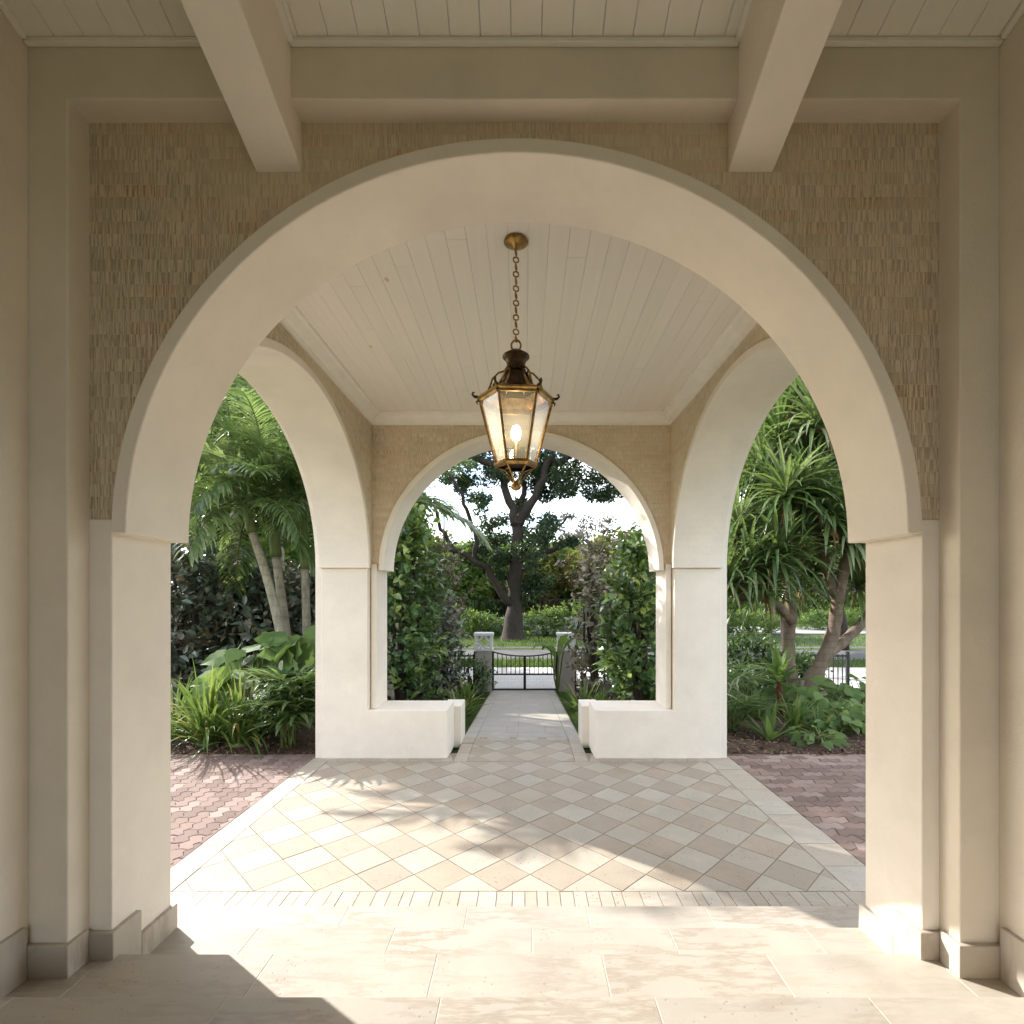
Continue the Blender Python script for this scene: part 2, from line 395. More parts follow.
mpx = lambda u, d, z: (u, d, z)          # wall facing along y
YN0, YN1 = 1.945, 2.235                    # near wall of the portico (core front/back)
YF0, YF1 = 5.45, 5.81                    # far wall
HWR = 1.588                              # half width of the room
HWO = 2.15                               # outside half width
ZC = 3.62                                # ceiling height
ZT = 3.78

portico = thing('portico', 'cream stucco garden portico with round arches on four sides and white plank ceiling', 'portico', (CX, 3.8, 0))

def wall_y(name, y0, y1, zs, Rin, Rz, hw, zb, uext, cx):
    mb = MB(); th = min(0.05, hw - Rin)
    arch_wall(mb, mpx, hw, Rin + th, Rz + th, zs, CX - uext, CX + uext, -0.02, ZT, y0, y1, cx)
    w = mb.build(name, M['stucco'], portico, doubles=True)
    mb = MB(); arch_ring(mb, mpx, Rin, Rz, th + 0.006, zs, y0 - 0.055, y1 + 0.012, cx)
    mb.build('arch_lining', M['stucco'], w, smooth=False, bevel=0.006, doubles=True)
    return w
near = wall_y('near_arch_wall', YN0, YN1, 1.922, 1.450, 1.412, 1.524, 1.98, HWO, -0.03)
far = wall_y('far_arch_wall', YF0, YF1, 1.965, 1.455, 1.425, 1.532, 2.03, HWO, CX)
for w, y0, zb, hx, zs, ro, rz, zt in ((near, YN0, 1.98, 1.60, 1.922, 1.499, 1.461, 3.475), (far, YF0, 2.03, HWR, 1.965, 1.504, 1.474, ZC - 0.02)):
    mb = MB(); arch_wall(mb, mpx, ro, ro, rz, zs, CX - hx, CX + hx, zb, zt, y0 - 0.028, y0 + 0.004, CX, below=False)
    mb.build('brick_panel', M['brick_x'], w)
    # plain stucco band under the brick, flush with the arch lining
    cxx = -0.03 if w is near else CX
    for sgn in (-1, 1):
        mb = MB(); a, b = sorted((cxx + sgn * (1.522 if w is near else 1.530), CX + sgn * hx))
        mb.box(a, b, y0 - (0.029 if w is near else 0.0545), (YN1 if w is near else YF1) + 0.002, 0.12 if w is near else 0.497, zb - 0.001); mb.build('pier_face', M['stucco'], w, bevel=0.005)
# side walls (arches slightly flattened), opening along y
YSC, SA, SB, SZ = 3.765, 1.505, 1.365, 1.98
for sgn in (-1, 1):
    xi, xo = CX + sgn * (HWR + 0.02), CX + sgn * HWO
    mps = lambda u, d, z: (d, u, z)
    mb = MB(); arch_wall(mb, mps, SA + 0.055, SA + 0.055, SB + 0.055, SZ, YN1 - 0.05, YF0 + 0.0, -0.02, ZT - 0.003, xi, xo - sgn * 0.002, YSC)
    sw = mb.build('side_arch_wall', M['stucco'], portico, doubles=True)
    mb = MB(); arch_ring(mb, mps, SA, SB, 0.061, SZ, xi - sgn * 0.036, xo - sgn * 0.055, YSC)
    mb.build('arch_lining', M['stucco'], sw, bevel=0.006, doubles=True)
    mb = MB(); arch_wall(mb, mps, SA + 0.05, SA + 0.05, SB + 0.05, SZ, YN1 + 0.002, YF0 - 0.030, 2.03, ZC - 0.02, xi - sgn * 0.022, xi + sgn * 0.004, YSC, below=False)
    mb.build('brick_panel', M['brick_y'], sw)
# ceiling planks, moulding, roof
mb = MB(); x = CX - HWR - 0.02; pw = 0.111
while x < CX + HWR:
    g = 0.0008
    yj = U(2.6, 5.2)                      # butt joint somewhere along the run
    for ya, yb in ((YN1 - 0.05, yj - 0.0005), (yj + 0.0005, YF0 + 0.02)):
        mb.box(x + g / 2, x + pw - g / 2, ya, yb, ZC, ZC + 0.02, random.random())
    x += pw
ce = mb.build('plank_ceiling', M['planks'], portico, bevel=0.0022)
mb = MB(); mb.box(CX - HWO - 0.12, CX + HWO + 0.12, YN0 + 0.3, YF1 + 0.12, ZT + 0.001, ZT + 0.22)  # unseen roof slab, added to block the sun from above
mb.box(CX - HWR - 0.1, CX + HWR + 0.1, YN1 - 0.03, YF0 + 0.03, ZC + 0.021, ZC + 0.10)
mb.build('sun_blocking_roof', M['white_stone'], portico)
# crown moulding: stepped, coved profile swept round the room
prof = [(0.0, -0.115), (0.022, -0.115), (0.030, -0.085), (0.055, -0.072), (0.085, -0.030), (0.108, -0.022), (0.112, 0.0), (0.0, 0.0)]
mb = MB()
xa, xb, ya, yb = CX - HWR + 0.0, CX + HWR - 0.0, YN1 + 0.003, YF0 - 0.030
for axis, fixed, lo, hi, dirn in (('y', xa, ya, yb, 1), ('y', xb, ya, yb, -1), ('x', yb, xa, xb, -1), ('x', ya, xa, xb, 1)):
    vs = []; n = len(prof)
    for e, s in ((lo, 1), (hi, -1)):
        for o_, z_ in prof:
            if axis == 'y': vs.append((fixed + dirn * o_, e + s * o_, ZC + z_ - 0.001))
            else: vs.append((e + s * o_, fixed + dirn * o_, ZC + z_ - 0.001))
    mb.add(vs, [(i, (i + 1) % n, n + (i + 1) % n, n + i) for i in range(n)])
mb.build('crown_moulding', M['white_paint'], portico)
# window seats / low benches
for sgn in (-1, 1):
    mb = MB()
    xin, xi, xo = CX + sgn * 0.77, CX + sgn * (HWR + 0.012), CX + sgn * (HWO - 0.066)
    ya, ym, yb, zb0, zbt, zpt = 5.312, 5.47, 5.835, -0.02, 0.496, SZ - 0.002
    P = lambda x, y, z: (x, y, z)
    mb.add([(xin, ya, zb0), (xi, ya, zb0), (xi, ya, zbt), (xin, ya, zbt), (xo, ya, zb0), (xo, ya, zbt), (xi, ya, zpt), (xo, ya, zpt)], [(0, 1, 2, 3), (1, 4, 5, 2), (2, 5, 7, 6)])
    mb.add([(xin, ya, zbt), (xi, ya, zbt), (xi, ym, zbt), (xi, yb, zbt), (xin, yb, zbt)], [(0, 1, 2, 3, 4)])
    mb.add([(xin, ya, zb0), (xin, ya, zbt), (xin, yb, zbt), (xin, yb, zb0)], [(0, 1, 2, 3)])
    mb.add([(xin, yb, zb0), (xin, yb, zbt), (xi, yb, zbt), (xi, yb, zb0)], [(0, 1, 2, 3)])
    mb.add([(xi, ya, zbt), (xi, ya, zpt), (xi, ym, zpt), (xi, ym, zbt)], [(0, 1, 2, 3)])
    mb.add([(xo, ya, zb0), (xo, ya, zbt), (xo, ya, zpt), (xo, ym, zpt), (xo, ym, zb0)], [(0, 1, 2, 3, 4)])
    mb.add([(xi, ya, zpt), (xo, ya, zpt), (xo, ym, zpt), (xi, ym, zpt)], [(0, 1, 2, 3)])
    bn = mb.build('bench', M['stucco'], portico, bevel=0.007, doubles=True)
    xin2 = CX + sgn * 0.69; a, b = min(xin2, CX + sgn * 0.9), max(xin2, CX + sgn * 0.9)
    mb = MB(); mb.box(a, b, 5.838, 6.22, -0.05, 0.43); mb.build('wing_wall', M['stucco'], bn, bevel=0.008)

# stepped stone plinths at the near piers
for sgn in (-1, 1):
    mb = MB()
    for (y0, y1, z0, z1) in ((1.896, 2.04, 0.20, 0.436), (2.041, 2.252, 0.1, 0.336)):
        xa = -0.03 + sgn * (1.522 - 0.020); xb = CX + sgn * 1.62
        a, b = min(xa, xb), max(xa, xb); mb.box(a, b, y0, y1, z0, z1, U(0.2, 0.8))
    mb.build('plinth', M['plinth'], near, bevel=0.004)

# ------------------------------------------------------------------ entry hall (where the camera stands)
hall = thing('entry_hall', 'shaded stucco entry hall with sloping plank ceiling and two heavy white rafters', 'entry hall', (CX, 0, 0.45))
YH = 1.825; HI, HO = 1.597, 1.737; ZH = 3.468; ZF = 3.665
SL = 0.351
def zceil(y): return ZF + SL * (YH - y)
mb = MB()
us = [CX - HO - 0.2, CX - HI, CX + HI, CX + HO + 0.2]; zs_ = [0.1, ZH, ZF + 0.5]; y0, y1 = YH, YN0 - 0.003
for i in range(3):
    for j in range(2):
        if i == 1 and j == 0: continue
        for y in (y0, y1): mb.add([(us[i], y, zs_[j]), (us[i + 1], y, zs_[j]), (us[i + 1], y, zs_[j + 1]), (us[i], y, zs_[j + 1])], [(0, 1, 2, 3)])
for x in (us[1], us[2]): mb.add([(x, y0, zs_[0]), (x, y1, zs_[0]), (x, y1, zs_[1]), (x, y0, zs_[1])], [(0, 1, 2, 3)])
mb.add([(us[1], y0, ZH), (us[2], y0, ZH), (us[2], y1, ZH), (us[1], y1, ZH)], [(0, 1, 2, 3)])
mb.build('opening_frame', M['stucco_hall'], hall, bevel=0.005, doubles=True)
RIDGE, YB = -0.9, -3.6
for sgn in (-1, 1):
    mb = MB(); x0, x1 = CX + sgn * HO, CX + sgn * (HO + 0.2)
    prf = [(YB, 0.0), (YH - 0.001, 0.0), (YH - 0.001, zceil(YH) + 0.1), (RIDGE, zceil(RIDGE) + 0.1), (YB, zceil(RIDGE) + 0.1)]
    vs = [(x0, y, z) for y, z in prf] + [(x1, y, z) for y, z in prf]; n = len(prf)
    mb.add(vs, [tuple(range(n)), tuple(range(2 * n - 1, n - 1, -1))] + [(i, (i + 1) % n, n + (i + 1) % n, n + i) for i in range(n)])
    mb.build('side_wall', M['stucco_hall'], hall)
mb = MB(); zt_ = zceil(RIDGE) + 0.3        # unseen back wall; opening added so sky light brightens the hall
mb.box(CX - HO - 0.2, CX - 1.15, YB - 0.3, YB - 0.002, 0, zt_); mb.box(CX + 1.15, CX + HO + 0.2, YB - 0.3, YB - 0.002, 0, zt_)
mb.box(CX - 1.149, CX + 1.149, YB - 0.299, YB - 0.003, 3.5, zt_ - 0.001)
mb.build('back_wall', M['stucco_hall'], hall)
# plank ceiling: slope then flat part behind the camera
mb = MB(); x = CX - HO
while x < CX + HO:
    r = random.random(); g = 0.0012
    xa, xb = x + g / 2, min(x + 0.108 - g / 2, CX + HO)
    z0, z1 = zceil(YH), zceil(RIDGE)
    mb.add([(xa, YH, z0), (xb, YH, z0), (xb, RIDGE, z1), (xa, RIDGE, z1), (xa, YH, z0 + .02), (xb, YH, z0 + .02), (xb, RIDGE, z1 + .02), (xa, RIDGE, z1 + .02)],
           [(0, 1, 2, 3), (4, 7, 6, 5), (0, 4, 5, 1), (1, 5, 6, 2), (2, 6, 7, 3), (3, 7, 4, 0)], r)
    mb.box(xa, xb, YB, RIDGE - 0.002, z1 + 0.001, z1 + 0.021, r)
    x += 0.108
mb.build('plank_ceiling', M['planks'], hall, bevel=0.003)
mb = MB(); z0, z1 = zceil(YH) + 0.021, zceil(RIDGE) + 0.022
mb.add([(CX - HO, YH, z0), (CX + HO, YH, z0), (CX + HO, RIDGE, z1), (CX - HO, RIDGE, z1)], [(0, 1, 2, 3)])
mb.box(CX - HO - 0.2, CX + HO + 0.2, YB, RIDGE, z1 + 0.002, z1 + 0.1)
mb.add([(CX - HO - .2, YH + 0.1, z0 + 0.05), (CX + HO + .2, YH + 0.1, z0 + 0.05), (CX + HO + .2, RIDGE, z1 + 0.1), (CX - HO - .2, RIDGE, z1 + 0.1)], [(0, 1, 2, 3)])
mb.build('roof', M['white_stone'], hall)
# rafters
def sloped_beam(mb, xa, xb, y0, y1, zb0, h, rnd=0.5):
    zb1 = zb0 + SL * (y0 - y1)
    vs = [(xa, y0, zb0), (xb, y0, zb0), (xb, y1, zb1), (xa, y1, zb1)]
    vs += [(x, y, z + h) for x, y, z in vs]
    mb.add(vs, [(0, 1, 2, 3), (4, 7, 6, 5), (0, 4, 5, 1), (1, 5, 6, 2), (2, 6, 7, 3), (3, 7, 4, 0)], rnd)
for xa, xb in ((-1.010, -0.838), (0.762, 0.932)):
    mb = MB(); sloped_beam(mb, xa, xb, YN0 - 0.026, RIDGE, EYE + 1.592, 0.36 + 0.0)
    rf = mb.build('rafter', M['white_paint'] if False else M['stucco'], hall, bevel=0.005)
    mb = MB()
    for s, xe in ((-1, xa), (1, xb)):
        a, b = sorted((xe, xe + s * 0.018)); sloped_beam(mb, a, b, YH - 0.02, RIDGE, zceil(YH - 0.02) - 0.020, 0.019)
    mb.build('trim', M['white_paint'], rf)
# small crown strips at wall / ceiling
mb = MB()
for xa, xb in ((CX - HO + 0.002, -1.012), (-0.836, 0.760), (0.934, CX + HO - 0.002)):
    mb.box(xa, xb, YH - 0.022, YH - 0.001, zceil(YH) - 0.013, zceil(YH) + 0.004)
for s in (-1, 1):
    a, b = sorted((CX + s * (HO - 0.001), CX + s * (HO - 0.02))); sloped_beam(mb, a, b, YH - 0.028, RIDGE, zceil(YH - 0.028) - 0.024, 0.022)
mb.build('ceiling_trim', M['white_paint'], hall, bevel=0.003)
# plinths
for s in (-1, 1):
    mb = MB()
    a, b = sorted((CX + s * (HI - 0.018), CX + s * HO)); mb.box(a, b, YH - 0.02, YN0 - 0.050, 0.2, 0.450, 0.3)
    a, b = sorted((CX + s * (HO - 0.018), CX + s * (HO + 0.01))); mb.box(a, b, 1.40, YH - 0.021, 0.2, 0.52, 0.6)
    mb.box(a, b, YB, 1.399, 0.4, 0.58, 0.8)
    mb.build('plinth', M['plinth'], hall, bevel=0.004)

# ------------------------------------------------------------------ steps
def slabs(mb, xa, xb, y0, y1, zt, zb, w, off, gap=0.0022):
    x = xa - off
    while x < xb:
        a, b = max(x, xa), min(x + w, xb)
        if b - a > 0.02: mb.box(a + gap / 2, b - gap / 2, y0 + 0.0, y1, zb, zt, random.random())
        x += w
mb = MB()
slabs(mb, CX - 2.6, CX + 2.6, 2.247, 2.590, 0.115, -0.02, 0.60, 0.05)
slabs(mb, CX - 2.6, CX + 2.6, 1.929, 2.246, 0.230, 0.02, 0.60, 0.33)
slabs(mb, CX - 2.6, CX + 2.6, 1.581, 1.928, 0.336, 0.10, 0.62, 0.17)
stp = mb.build('stone_steps', M['slab'], None, bevel=0.002); struct(stp)
mb = MB(); row = 0; y = 1.580
while y > YB:
    slabs(mb, CX - 1.75, CX + 1.75, y - 0.345, y - 0.003, 0.45, 0.2, 0.66, [0.45, 0.12, 0.3][row % 3]); y -= 0.348; row += 1
struct(mb.build('hall_floor', M['slab'], None, bevel=0.0015))
mb = MB(); mb.box(CX - 2.6, CX + 2.6, 1.585, 2.585, -0.05, 0.1135); mb.box(CX - 2.6, CX + 2.6, 1.0, 2.24, -0.05, 0.2285); mb.box(CX - 2.6, CX + 2.6, 1.0, 1.92, 0.0, 0.3345)
mb.box(CX - 1.75, CX + 1.75, YB, 1.575, 0.1, 0.4485); struct(mb.build('step_bedding', M['grout_light']))

# ------------------------------------------------------------------ courtyard tiles
def clip(poly, x0, x1, y0, y1):
    def cut(P, ins, inter):
        o = []
        for i in range(len(P)):
            a, b = P[i], P[(i + 1) % len(P)]
            if ins(a):
                o.append(a)
                if not ins(b): o.append(inter(a, b))
            elif ins(b): o.append(inter(a, b))
        return o
    for ax, lim, sg in ((0, x0, 1), (0, x1, -1), (1, y0, 1), (1, y1, -1)):
        def ins(p): return (p[ax] - lim) * sg >= 0
        def inter(a, b):
            t = (lim - a[ax]) / (b[ax] - a[ax]); return (a[0] + t * (b[0] - a[0]), a[1] + t * (b[1] - a[1]))
        poly = cut(poly, ins, inter)
        if len(poly) < 3: return []
    return poly
def shrink(P, g):
    cx = sum(p[0] for p in P) / len(P); cy = sum(p[1] for p in P) / len(P)
    r = sum(math.hypot(p[0] - cx, p[1] - cy) for p in P) / len(P)
    k = max(0.3, 1 - g / max(r, 0.02)); return [(cx + (p[0] - cx) * k, cy + (p[1] - cy) * k) for p in P]
DG = 0.352           # tile diagonal
CL, CRT = -2.02, 1.86     # field edges (the right border course is wider)
OL, ORT = -2.20, 2.135
cr, tn, bd = MB(), MB(), MB()
YC0, YC1 = 2.92, 5.20
PWI, PWO = 0.55, 0.69     # path: inner field and outer half width
def tile_field(x0, x1, y0, y1, z=lambda y: 0.0, ph=0.03):
    h = DG / 2
    i0, i1 = int(math.floor(x0 / h)) - 2, int(math.ceil(x1 / h)) + 2
    j0, j1 = int(math.floor((y0 - YC0) / h)) - 2, int(math.ceil((y1 - YC0) / h)) + 2
    for i in range(i0, i1):
        for j in range(j0, j1):
            if (i + j) % 2: continue
            cx, cy = i * h + ph, YC0 + j * h
            P = clip([(cx - h, cy), (cx, cy - h), (cx + h, cy), (cx, cy + h)], x0, x1, y0, y1)
            if len(P) < 3: continue
            A = abs(sum(P[k][0] * P[(k + 1) % len(P)][1] - P[(k + 1) % len(P)][0] * P[k][1] for k in range(len(P)))) / 2
            if A < 0.0012: continue
            P = shrink(P, 0.0040)
            zz = z(cy) + U(-0.0012, 0.0012)
            (tn if j % 2 else cr).prism(P, zz - 0.02, zz, random.random())
tile_field(CL, CRT, YC0, YC1)
tile_field(CX - PWI, CX + PWI, YC1 + 0.003, 6.15, z=lambda y: G(y) + 0.0)
# borders: small upright bricks at the near edge, long strips elsewhere
def strip_row(x0, x1, y0, y1, w, along='x', jit=0.3, zf=lambda y: 0.0, skew=0.0):
    p = (x0 if along == 'x' else y0)
    end = (x1 if along == 'x' else y1)
    while p < end - 0.01:
        q = min(end, p + w * U(1 - jit, 1 + jit)); g = 0.002
        if along == 'x': P = [(p + g, y0 + g), (q - g, y0 + g), (q - g + skew, y1 - g), (p + g + skew, y1 - g)]
        else: P = [(x0 + g, p + g), (x1 - g, p + g), (x1 - g, q - g), (x0 + g, q - g)]
        cyy = sum(a[1] for a in P) / 4
        zz = zf(cyy) + U(-0.001, 0.001); bd.prism(P, zz - 0.02, zz, random.random()); p = q
strip_row(OL, ORT, 2.60, 2.765, 0.40, 'x', 0.15)
strip_row(OL, ORT, 2.767, 2.918, 0.080, 'x', 0.35)
for s in (-1, 1):
    a, b = ((OL, CL - 0.003) if s < 0 else (CRT + 0.003, ORT)); strip_row(a, b, 2.92, 5.44, 0.25, 'y', 0.2)
    a, b = sorted((CX + s * (PWO + 0.003), CL if s < 0 else CRT)); strip_row(a, b, YC1 + 0.003, 5.42, 0.11, 'x', 0.2, skew=0.05 * s)
    a, b = sorted((CX + s * (PWI + 0.003), CX + s * PWO)); strip_row(a, b, YC1 + 0.003, 6.15, 0.30, 'y', 0.15, zf=G)
for o in (cr.build('cream_floor_tiles', M['tile_cream'], None), tn.build('tan_floor_tiles', M['tile_tan'], None), bd.build('border_paving', M['border'], None)): struct(o)
mb = MB(); mb.box(OL - 0.001, ORT + 0.001, 2.55, 5.5, -0.03, -0.006)
mb.box(CX - PWO, CX + PWO, 5.501, 5.9, -0.03, -0.006)
mb.add([(CX - PWO, 5.9, -0.006), (CX + PWO, 5.9, -0.006), (CX + PWO, 7.0, G(7.0) - 0.006), (CX - PWO, 7.0, G(7.0) - 0.006)], [(0, 1, 2, 3)])
struct(mb.build('floor_bedding', M['grout']))
# path to the gate: long stone flags with a border course
mb = MB()
def flag(P, r):
    P = shrink(P, 0.003)
    vs = [(x, y, G(y) + 0.0) for x, y in P]; n = len(vs); vs += [(x, y, z - 0.03) for x, y, z in vs]
    mb.add(vs, [tuple(range(n))] + [(i, n + i, n + (i + 1) % n, (i + 1) % n) for i in range(n)], r)
y = 6.155
k = 0
while y < 11.6:
    dy = 0.40; ye = min(y + dy, 11.75)
    for s in (-1, 1):
        a, b = sorted((CX + s * 0.555, CX + s * 0.70)); flag([(a, y), (b, y), (b, ye), (a, ye)], random.random())
    xs = [CX - 0.552] + ([CX - 0.2, CX + 0.3] if k % 2 else [CX - 0.05]) + [CX + 0.552]
    for a, b in zip(xs[:-1], xs[1:]): flag([(a, y), (b, y), (b, ye), (a, ye)], random.random())
    y = ye; k += 1
struct(mb.build('garden_path', M['slab'], None))
mb = MB(); mb.add([(CX - 0.71, 6.1, G(6.1) - 0.009), (CX + 0.71, 6.1, G(6.1) - 0.009), (CX + 0.73, 11.8, G(11.7) - 0.008), (CX - 0.73, 11.8, G(11.7) - 0.008)], [(0, 1, 2, 3)])
struct(mb.build('path_bedding', M['grout']))

# ------------------------------------------------------------------ red interlocking pavers
def paver_area(name, x0, x1, y0, y1, turn):
    mb = MB(); L, W = 0.20, 0.10
    def tri(t): t = t % 1.0; return 4 * t - 1 if t < 0.5 else 3 - 4 * t
    def warp(u, v):
        return u + 0.016 * tri(v / W / 1.0 + 0.25) * 0.0 + 0.014 * tri(v / (2 * W)), v + 0.019 * tri(u / (L / 2) + 0.25)
    if turn: U0, U1, V0, V1 = y0, y1, x0, x1
    else: U0, U1, V0, V1 = x0, x1, y0, y1
    r = 0; v = V0
    while v < V1 - 0.01:
        u = U0 - (L / 2 if r % 2 else 0)
        while u < U1:
            N = 8; g = 0.0022
            ring = [(u + g + (L - 2 * g) * i / N, v + g) for i in range(N + 1)] + [(u + L - g, v + W / 2)] + \
                   [(u + L - g - (L - 2 * g) * i / N, v + W - g) for i in range(N + 1)] + [(u + g, v + W / 2)]
            P = [warp(*p) for p in ring]
            if turn: P = [(b, a) for a, b in P][::-1]
            P = [(clamp(a, x0, x1), clamp(b, y0, y1)) for a, b in P]
            if max(p[0] for p in P) - min(p[0] for p in P) > 0.03 and max(p[1] for p in P) - min(p[1] for p in P) > 0.03:
                z = U(-0.003, 0.001)
                inner = shrink(P, 0.004); n = len(P)
                vs = [(a, b, z - 0.02) for a, b in P] + [(a, b, z - 0.003) for a, b in P] + [(a, b, z) for a, b in inner]
                fs = [tuple(range(2 * n, 3 * n))] + [(q, (q + 1) % n, n + (q + 1) % n, n + q) for q in range(n)] + \
                     [(n + q, n + (q + 1) % n, 2 * n + (q + 1) % n, 2 * n + q) for q in range(n)]
                mb.add(vs, fs, random.random())
            u += L
        v += W; r += 1
    return struct(mb.build(name, M['paver'], None))
paver_area('left_brick_paving', CX - 5.4, OL - 0.004, 2.3, 5.45, True)
paver_area('right_brick_paving', ORT + 0.004, CX + 4.6, 2.3, 5.45, False)
mb = MB()
for a, b in ((CX - 5.4, OL - 0.002), (ORT + 0.002, CX + 4.6)):
    mb.box(a, b, 2.2, 5.46, -0.05, -0.009)
struct(mb.build('paving_bedding', M['sand']))

# ------------------------------------------------------------------ ground
def sheet(name, x0, x1, y0, y1, nx, ny, zf, mat):
    mb = MB(); vs = []
    for j in range(ny + 1):
        for i in range(nx + 1):
            x = x0 + (x1 - x0) * i / nx; y = y0 + (y1 - y0) * j / ny; vs.append((x, y, zf(x, y)))
    fs = [(j * (nx + 1) + i, j * (nx + 1) + i + 1, (j + 1) * (nx + 1) + i + 1, (j + 1) * (nx + 1) + i) for j in range(ny) for i in range(nx)]
    mb.add(vs, fs); return struct(mb.build(name, mat, None, smooth=True))
gxs = [-400, -60, -20, -8, -3, 0, 3, 8, 20, 60, 400]
gys = [-60, -5, 2, 5.0, 5.9, 7, 9, 11.7, 14, 20, 30, 60, 150, 600]
mb = MB(); vs = [(x, y, G(y) - 0.06) for y in gys for x in gxs]; nx = len(gxs)
mb.add(vs, [(j * nx + i, j * nx + i + 1, (j + 1) * nx + i + 1, (j + 1) * nx + i) for j in range(len(gys) - 1) for i in range(nx - 1)])
struct(mb.build('ground', M['lawn'], None))
def bedz(x, y):
    n = mnoise.noise(Vector((x * 1.3, y * 1.3, 0.3))) * 0.035 + mnoise.noise(Vector((x * 6, y * 6, 2.0))) * 0.014
    k = clamp((y - 5.45) / 0.35, 0, 1)
    return G(y) - 0.012 * (1 - k) + (0.012 + n) * (0.25 + 0.75 * k) * k ** 0.3
sheet('left_planting_bed', CX - 9, CX - 2.12, 5.452, 11.4, 110, 90, bedz, M['mulch'])
sheet('right_planting_bed', CX + 2.12, CX + 9, 5.452, 11.4, 110, 90, bedz, M['mulch'])
sheet('left_inner_bed', CX - 2.119, CX - 1.0, 6.25, 11.4, 20, 60, bedz, M['mulch'])
sheet('right_inner_bed', CX + 1.0, CX + 2.119, 6.25, 11.4, 20, 60, bedz, M['mulch'])
# beyond the gate
def quad(name, x0, x1, y0, y1, z, mat):
    mb = MB(); mb.box(x0, x1, y0, y1, z - 0.04, z); return struct(mb.build(name, mat, None))
quad('sidewalk', -40, 40, 11.95, 15.4, G(12) + 0.012, M['concrete'])
quad('street', -80, 80, 17.6, 21.0, G(12) - 0.05 + 0.008, M['asphalt'])
quad('street_kerb', -80, 80, 21.0, 21.12, G(12) + 0.06, M['drive'])
quad('driveway', 11.0, 40, 29.5, 36.0, G(12) + 0.004, M['drive'])

# ------------------------------------------------------------------ foliage generators
def leaf(mb, p, d, n, L, W, rnd, fold=0.25, curl=0.0, rich=False):
    """one leaf from p along d, face normal about n"""
    d = d.normalized(); s = d.cross(n)
    s = s.normalized() if s.length > 1e-5 else d.orthogonal().normalized()
    n = s.cross(d)
    if not rich:
        m = p + d * (L * 0.5) - n * 0.0
        up = n * (W * fold)
        tip = p + d * L - n * (curl * L)
        mb.add([p, m + s * (W / 2) + up, tip, m - s * (W / 2) + up], [(0, 1, 2), (0, 2, 3)], rnd)
    else:
        a = p + d * (L * 0.30) + n * (curl * L * 0.15); b = p + d * (L * 0.68) - n * (curl * L * 0.2); tip = p + d * L - n * (curl * L)
        up = n * (W * fold)
        mb.add([p, a, b, tip, a + s * W * 0.46 + up, b + s * W * 0.40 + up, a - s * W * 0.46 + up, b - s * W * 0.40 + up],
               [(0, 1, 4), (1, 2, 5, 4), (2, 3, 5), (0, 6, 1), (1, 6, 7, 2), (2, 7, 3)], rnd)
UPV = Vector((0, 0, 1))
def rvec():
    while True:
        v = Vector((U(-1, 1), U(-1, 1), U(-1, 1)))
        if 0.05 < v.length < 1: return v.normalized()
def strap(mb, p, d, L, W, droop, rnd, segs=5, fold=0.0, taper=1.0, wp=0.35):
    """ribbon leaf bending under its weight"""
    p = Vector(p); d = Vector(d).normalized(); h = L / segs; vs = []; fs = []
    side = d.cross(UPV); side = side.normalized() if side.length > 0.05 else Vector((math.cos(rnd * 40), math.sin(rnd * 40), 0))
    k = 3 if fold else 2
    for i in range(segs + 1):
        t = i / segs
        w = W * (min(1.0, 0.45 + t / wp * 0.55) if t < wp else max(0.0, 1 - ((t - wp) / (1 - wp)) ** 1.6) ** taper)
        nn = side.cross(d)
        vs.append(p - side * w / 2 + nn * (fold * w))
        if fold: vs.append(p.copy())
        vs.append(p + side * w / 2 + nn * (fold * w))
        d = (d + Vector((0, 0, -1)) * (droop * (0.35 + 1.3 * t) / segs)).normalized()
        p = p + d * h
    for i in range(segs):
        for q in range(k - 1): fs.append((i * k + q, i * k + q + 1, (i + 1) * k + q + 1, (i + 1) * k + q))
    mb.add(vs, fs, rnd)
def frond(ml, ms, p, az, el, L, droop, nl, ll, lw, hang=0.3, segs=3):
    """pinnate palm frond"""
    p = Vector(p); d = Vector((math.cos(az) * math.cos(el), math.sin(az) * math.cos(el), math.sin(el)))
    N = 12; pts = [p.copy()]; ds = [d.copy()]
    for i in range(N):
        t = i / N
        d = (d + Vector((0, 0, -1)) * (droop * (0.3 + 1.4 * t) / N)).normalized(); p = p + d * (L / N); pts.append(p.copy()); ds.append(d.copy())
    ms.tube(pts, [0.016 * (1 - 0.85 * i / N) + 0.002 for i in range(N + 1)], 5, rnd=U(0.5, 1.0))
    base = U(0.1, 0.7)
    for k in range(nl):
        t = 0.12 + 0.88 * (k + U(-0.3, 0.3)) / nl; t = clamp(t, 0.1, 0.995)
        i = min(N - 1, int(t * N)); q = pts[i].lerp(pts[i + 1], t * N - i); dd = ds[i]
        s = dd.cross(UPV); s = s.normalized() if s.length > 0.02 else Vector((-math.sin(az), math.cos(az), 0))
        nn = s.cross(dd)
        env = math.sin(PI * clamp(0.14 + 0.80 * t, 0, 1)) ** 0.7
        for sg in (-1, 1):
            dir_ = s * sg * U(0.75, 1.0) + dd * (0.45 + 0.7 * t) + nn * U(-0.05, 0.35) + rvec() * 0.10
            strap(ml, q, dir_, ll * env * U(0.85, 1.1), lw * U(0.8, 1.15), hang * U(0.5, 1.7), clamp(base + U(-0.25, 0.3), 0, 1), segs, fold=0.0)
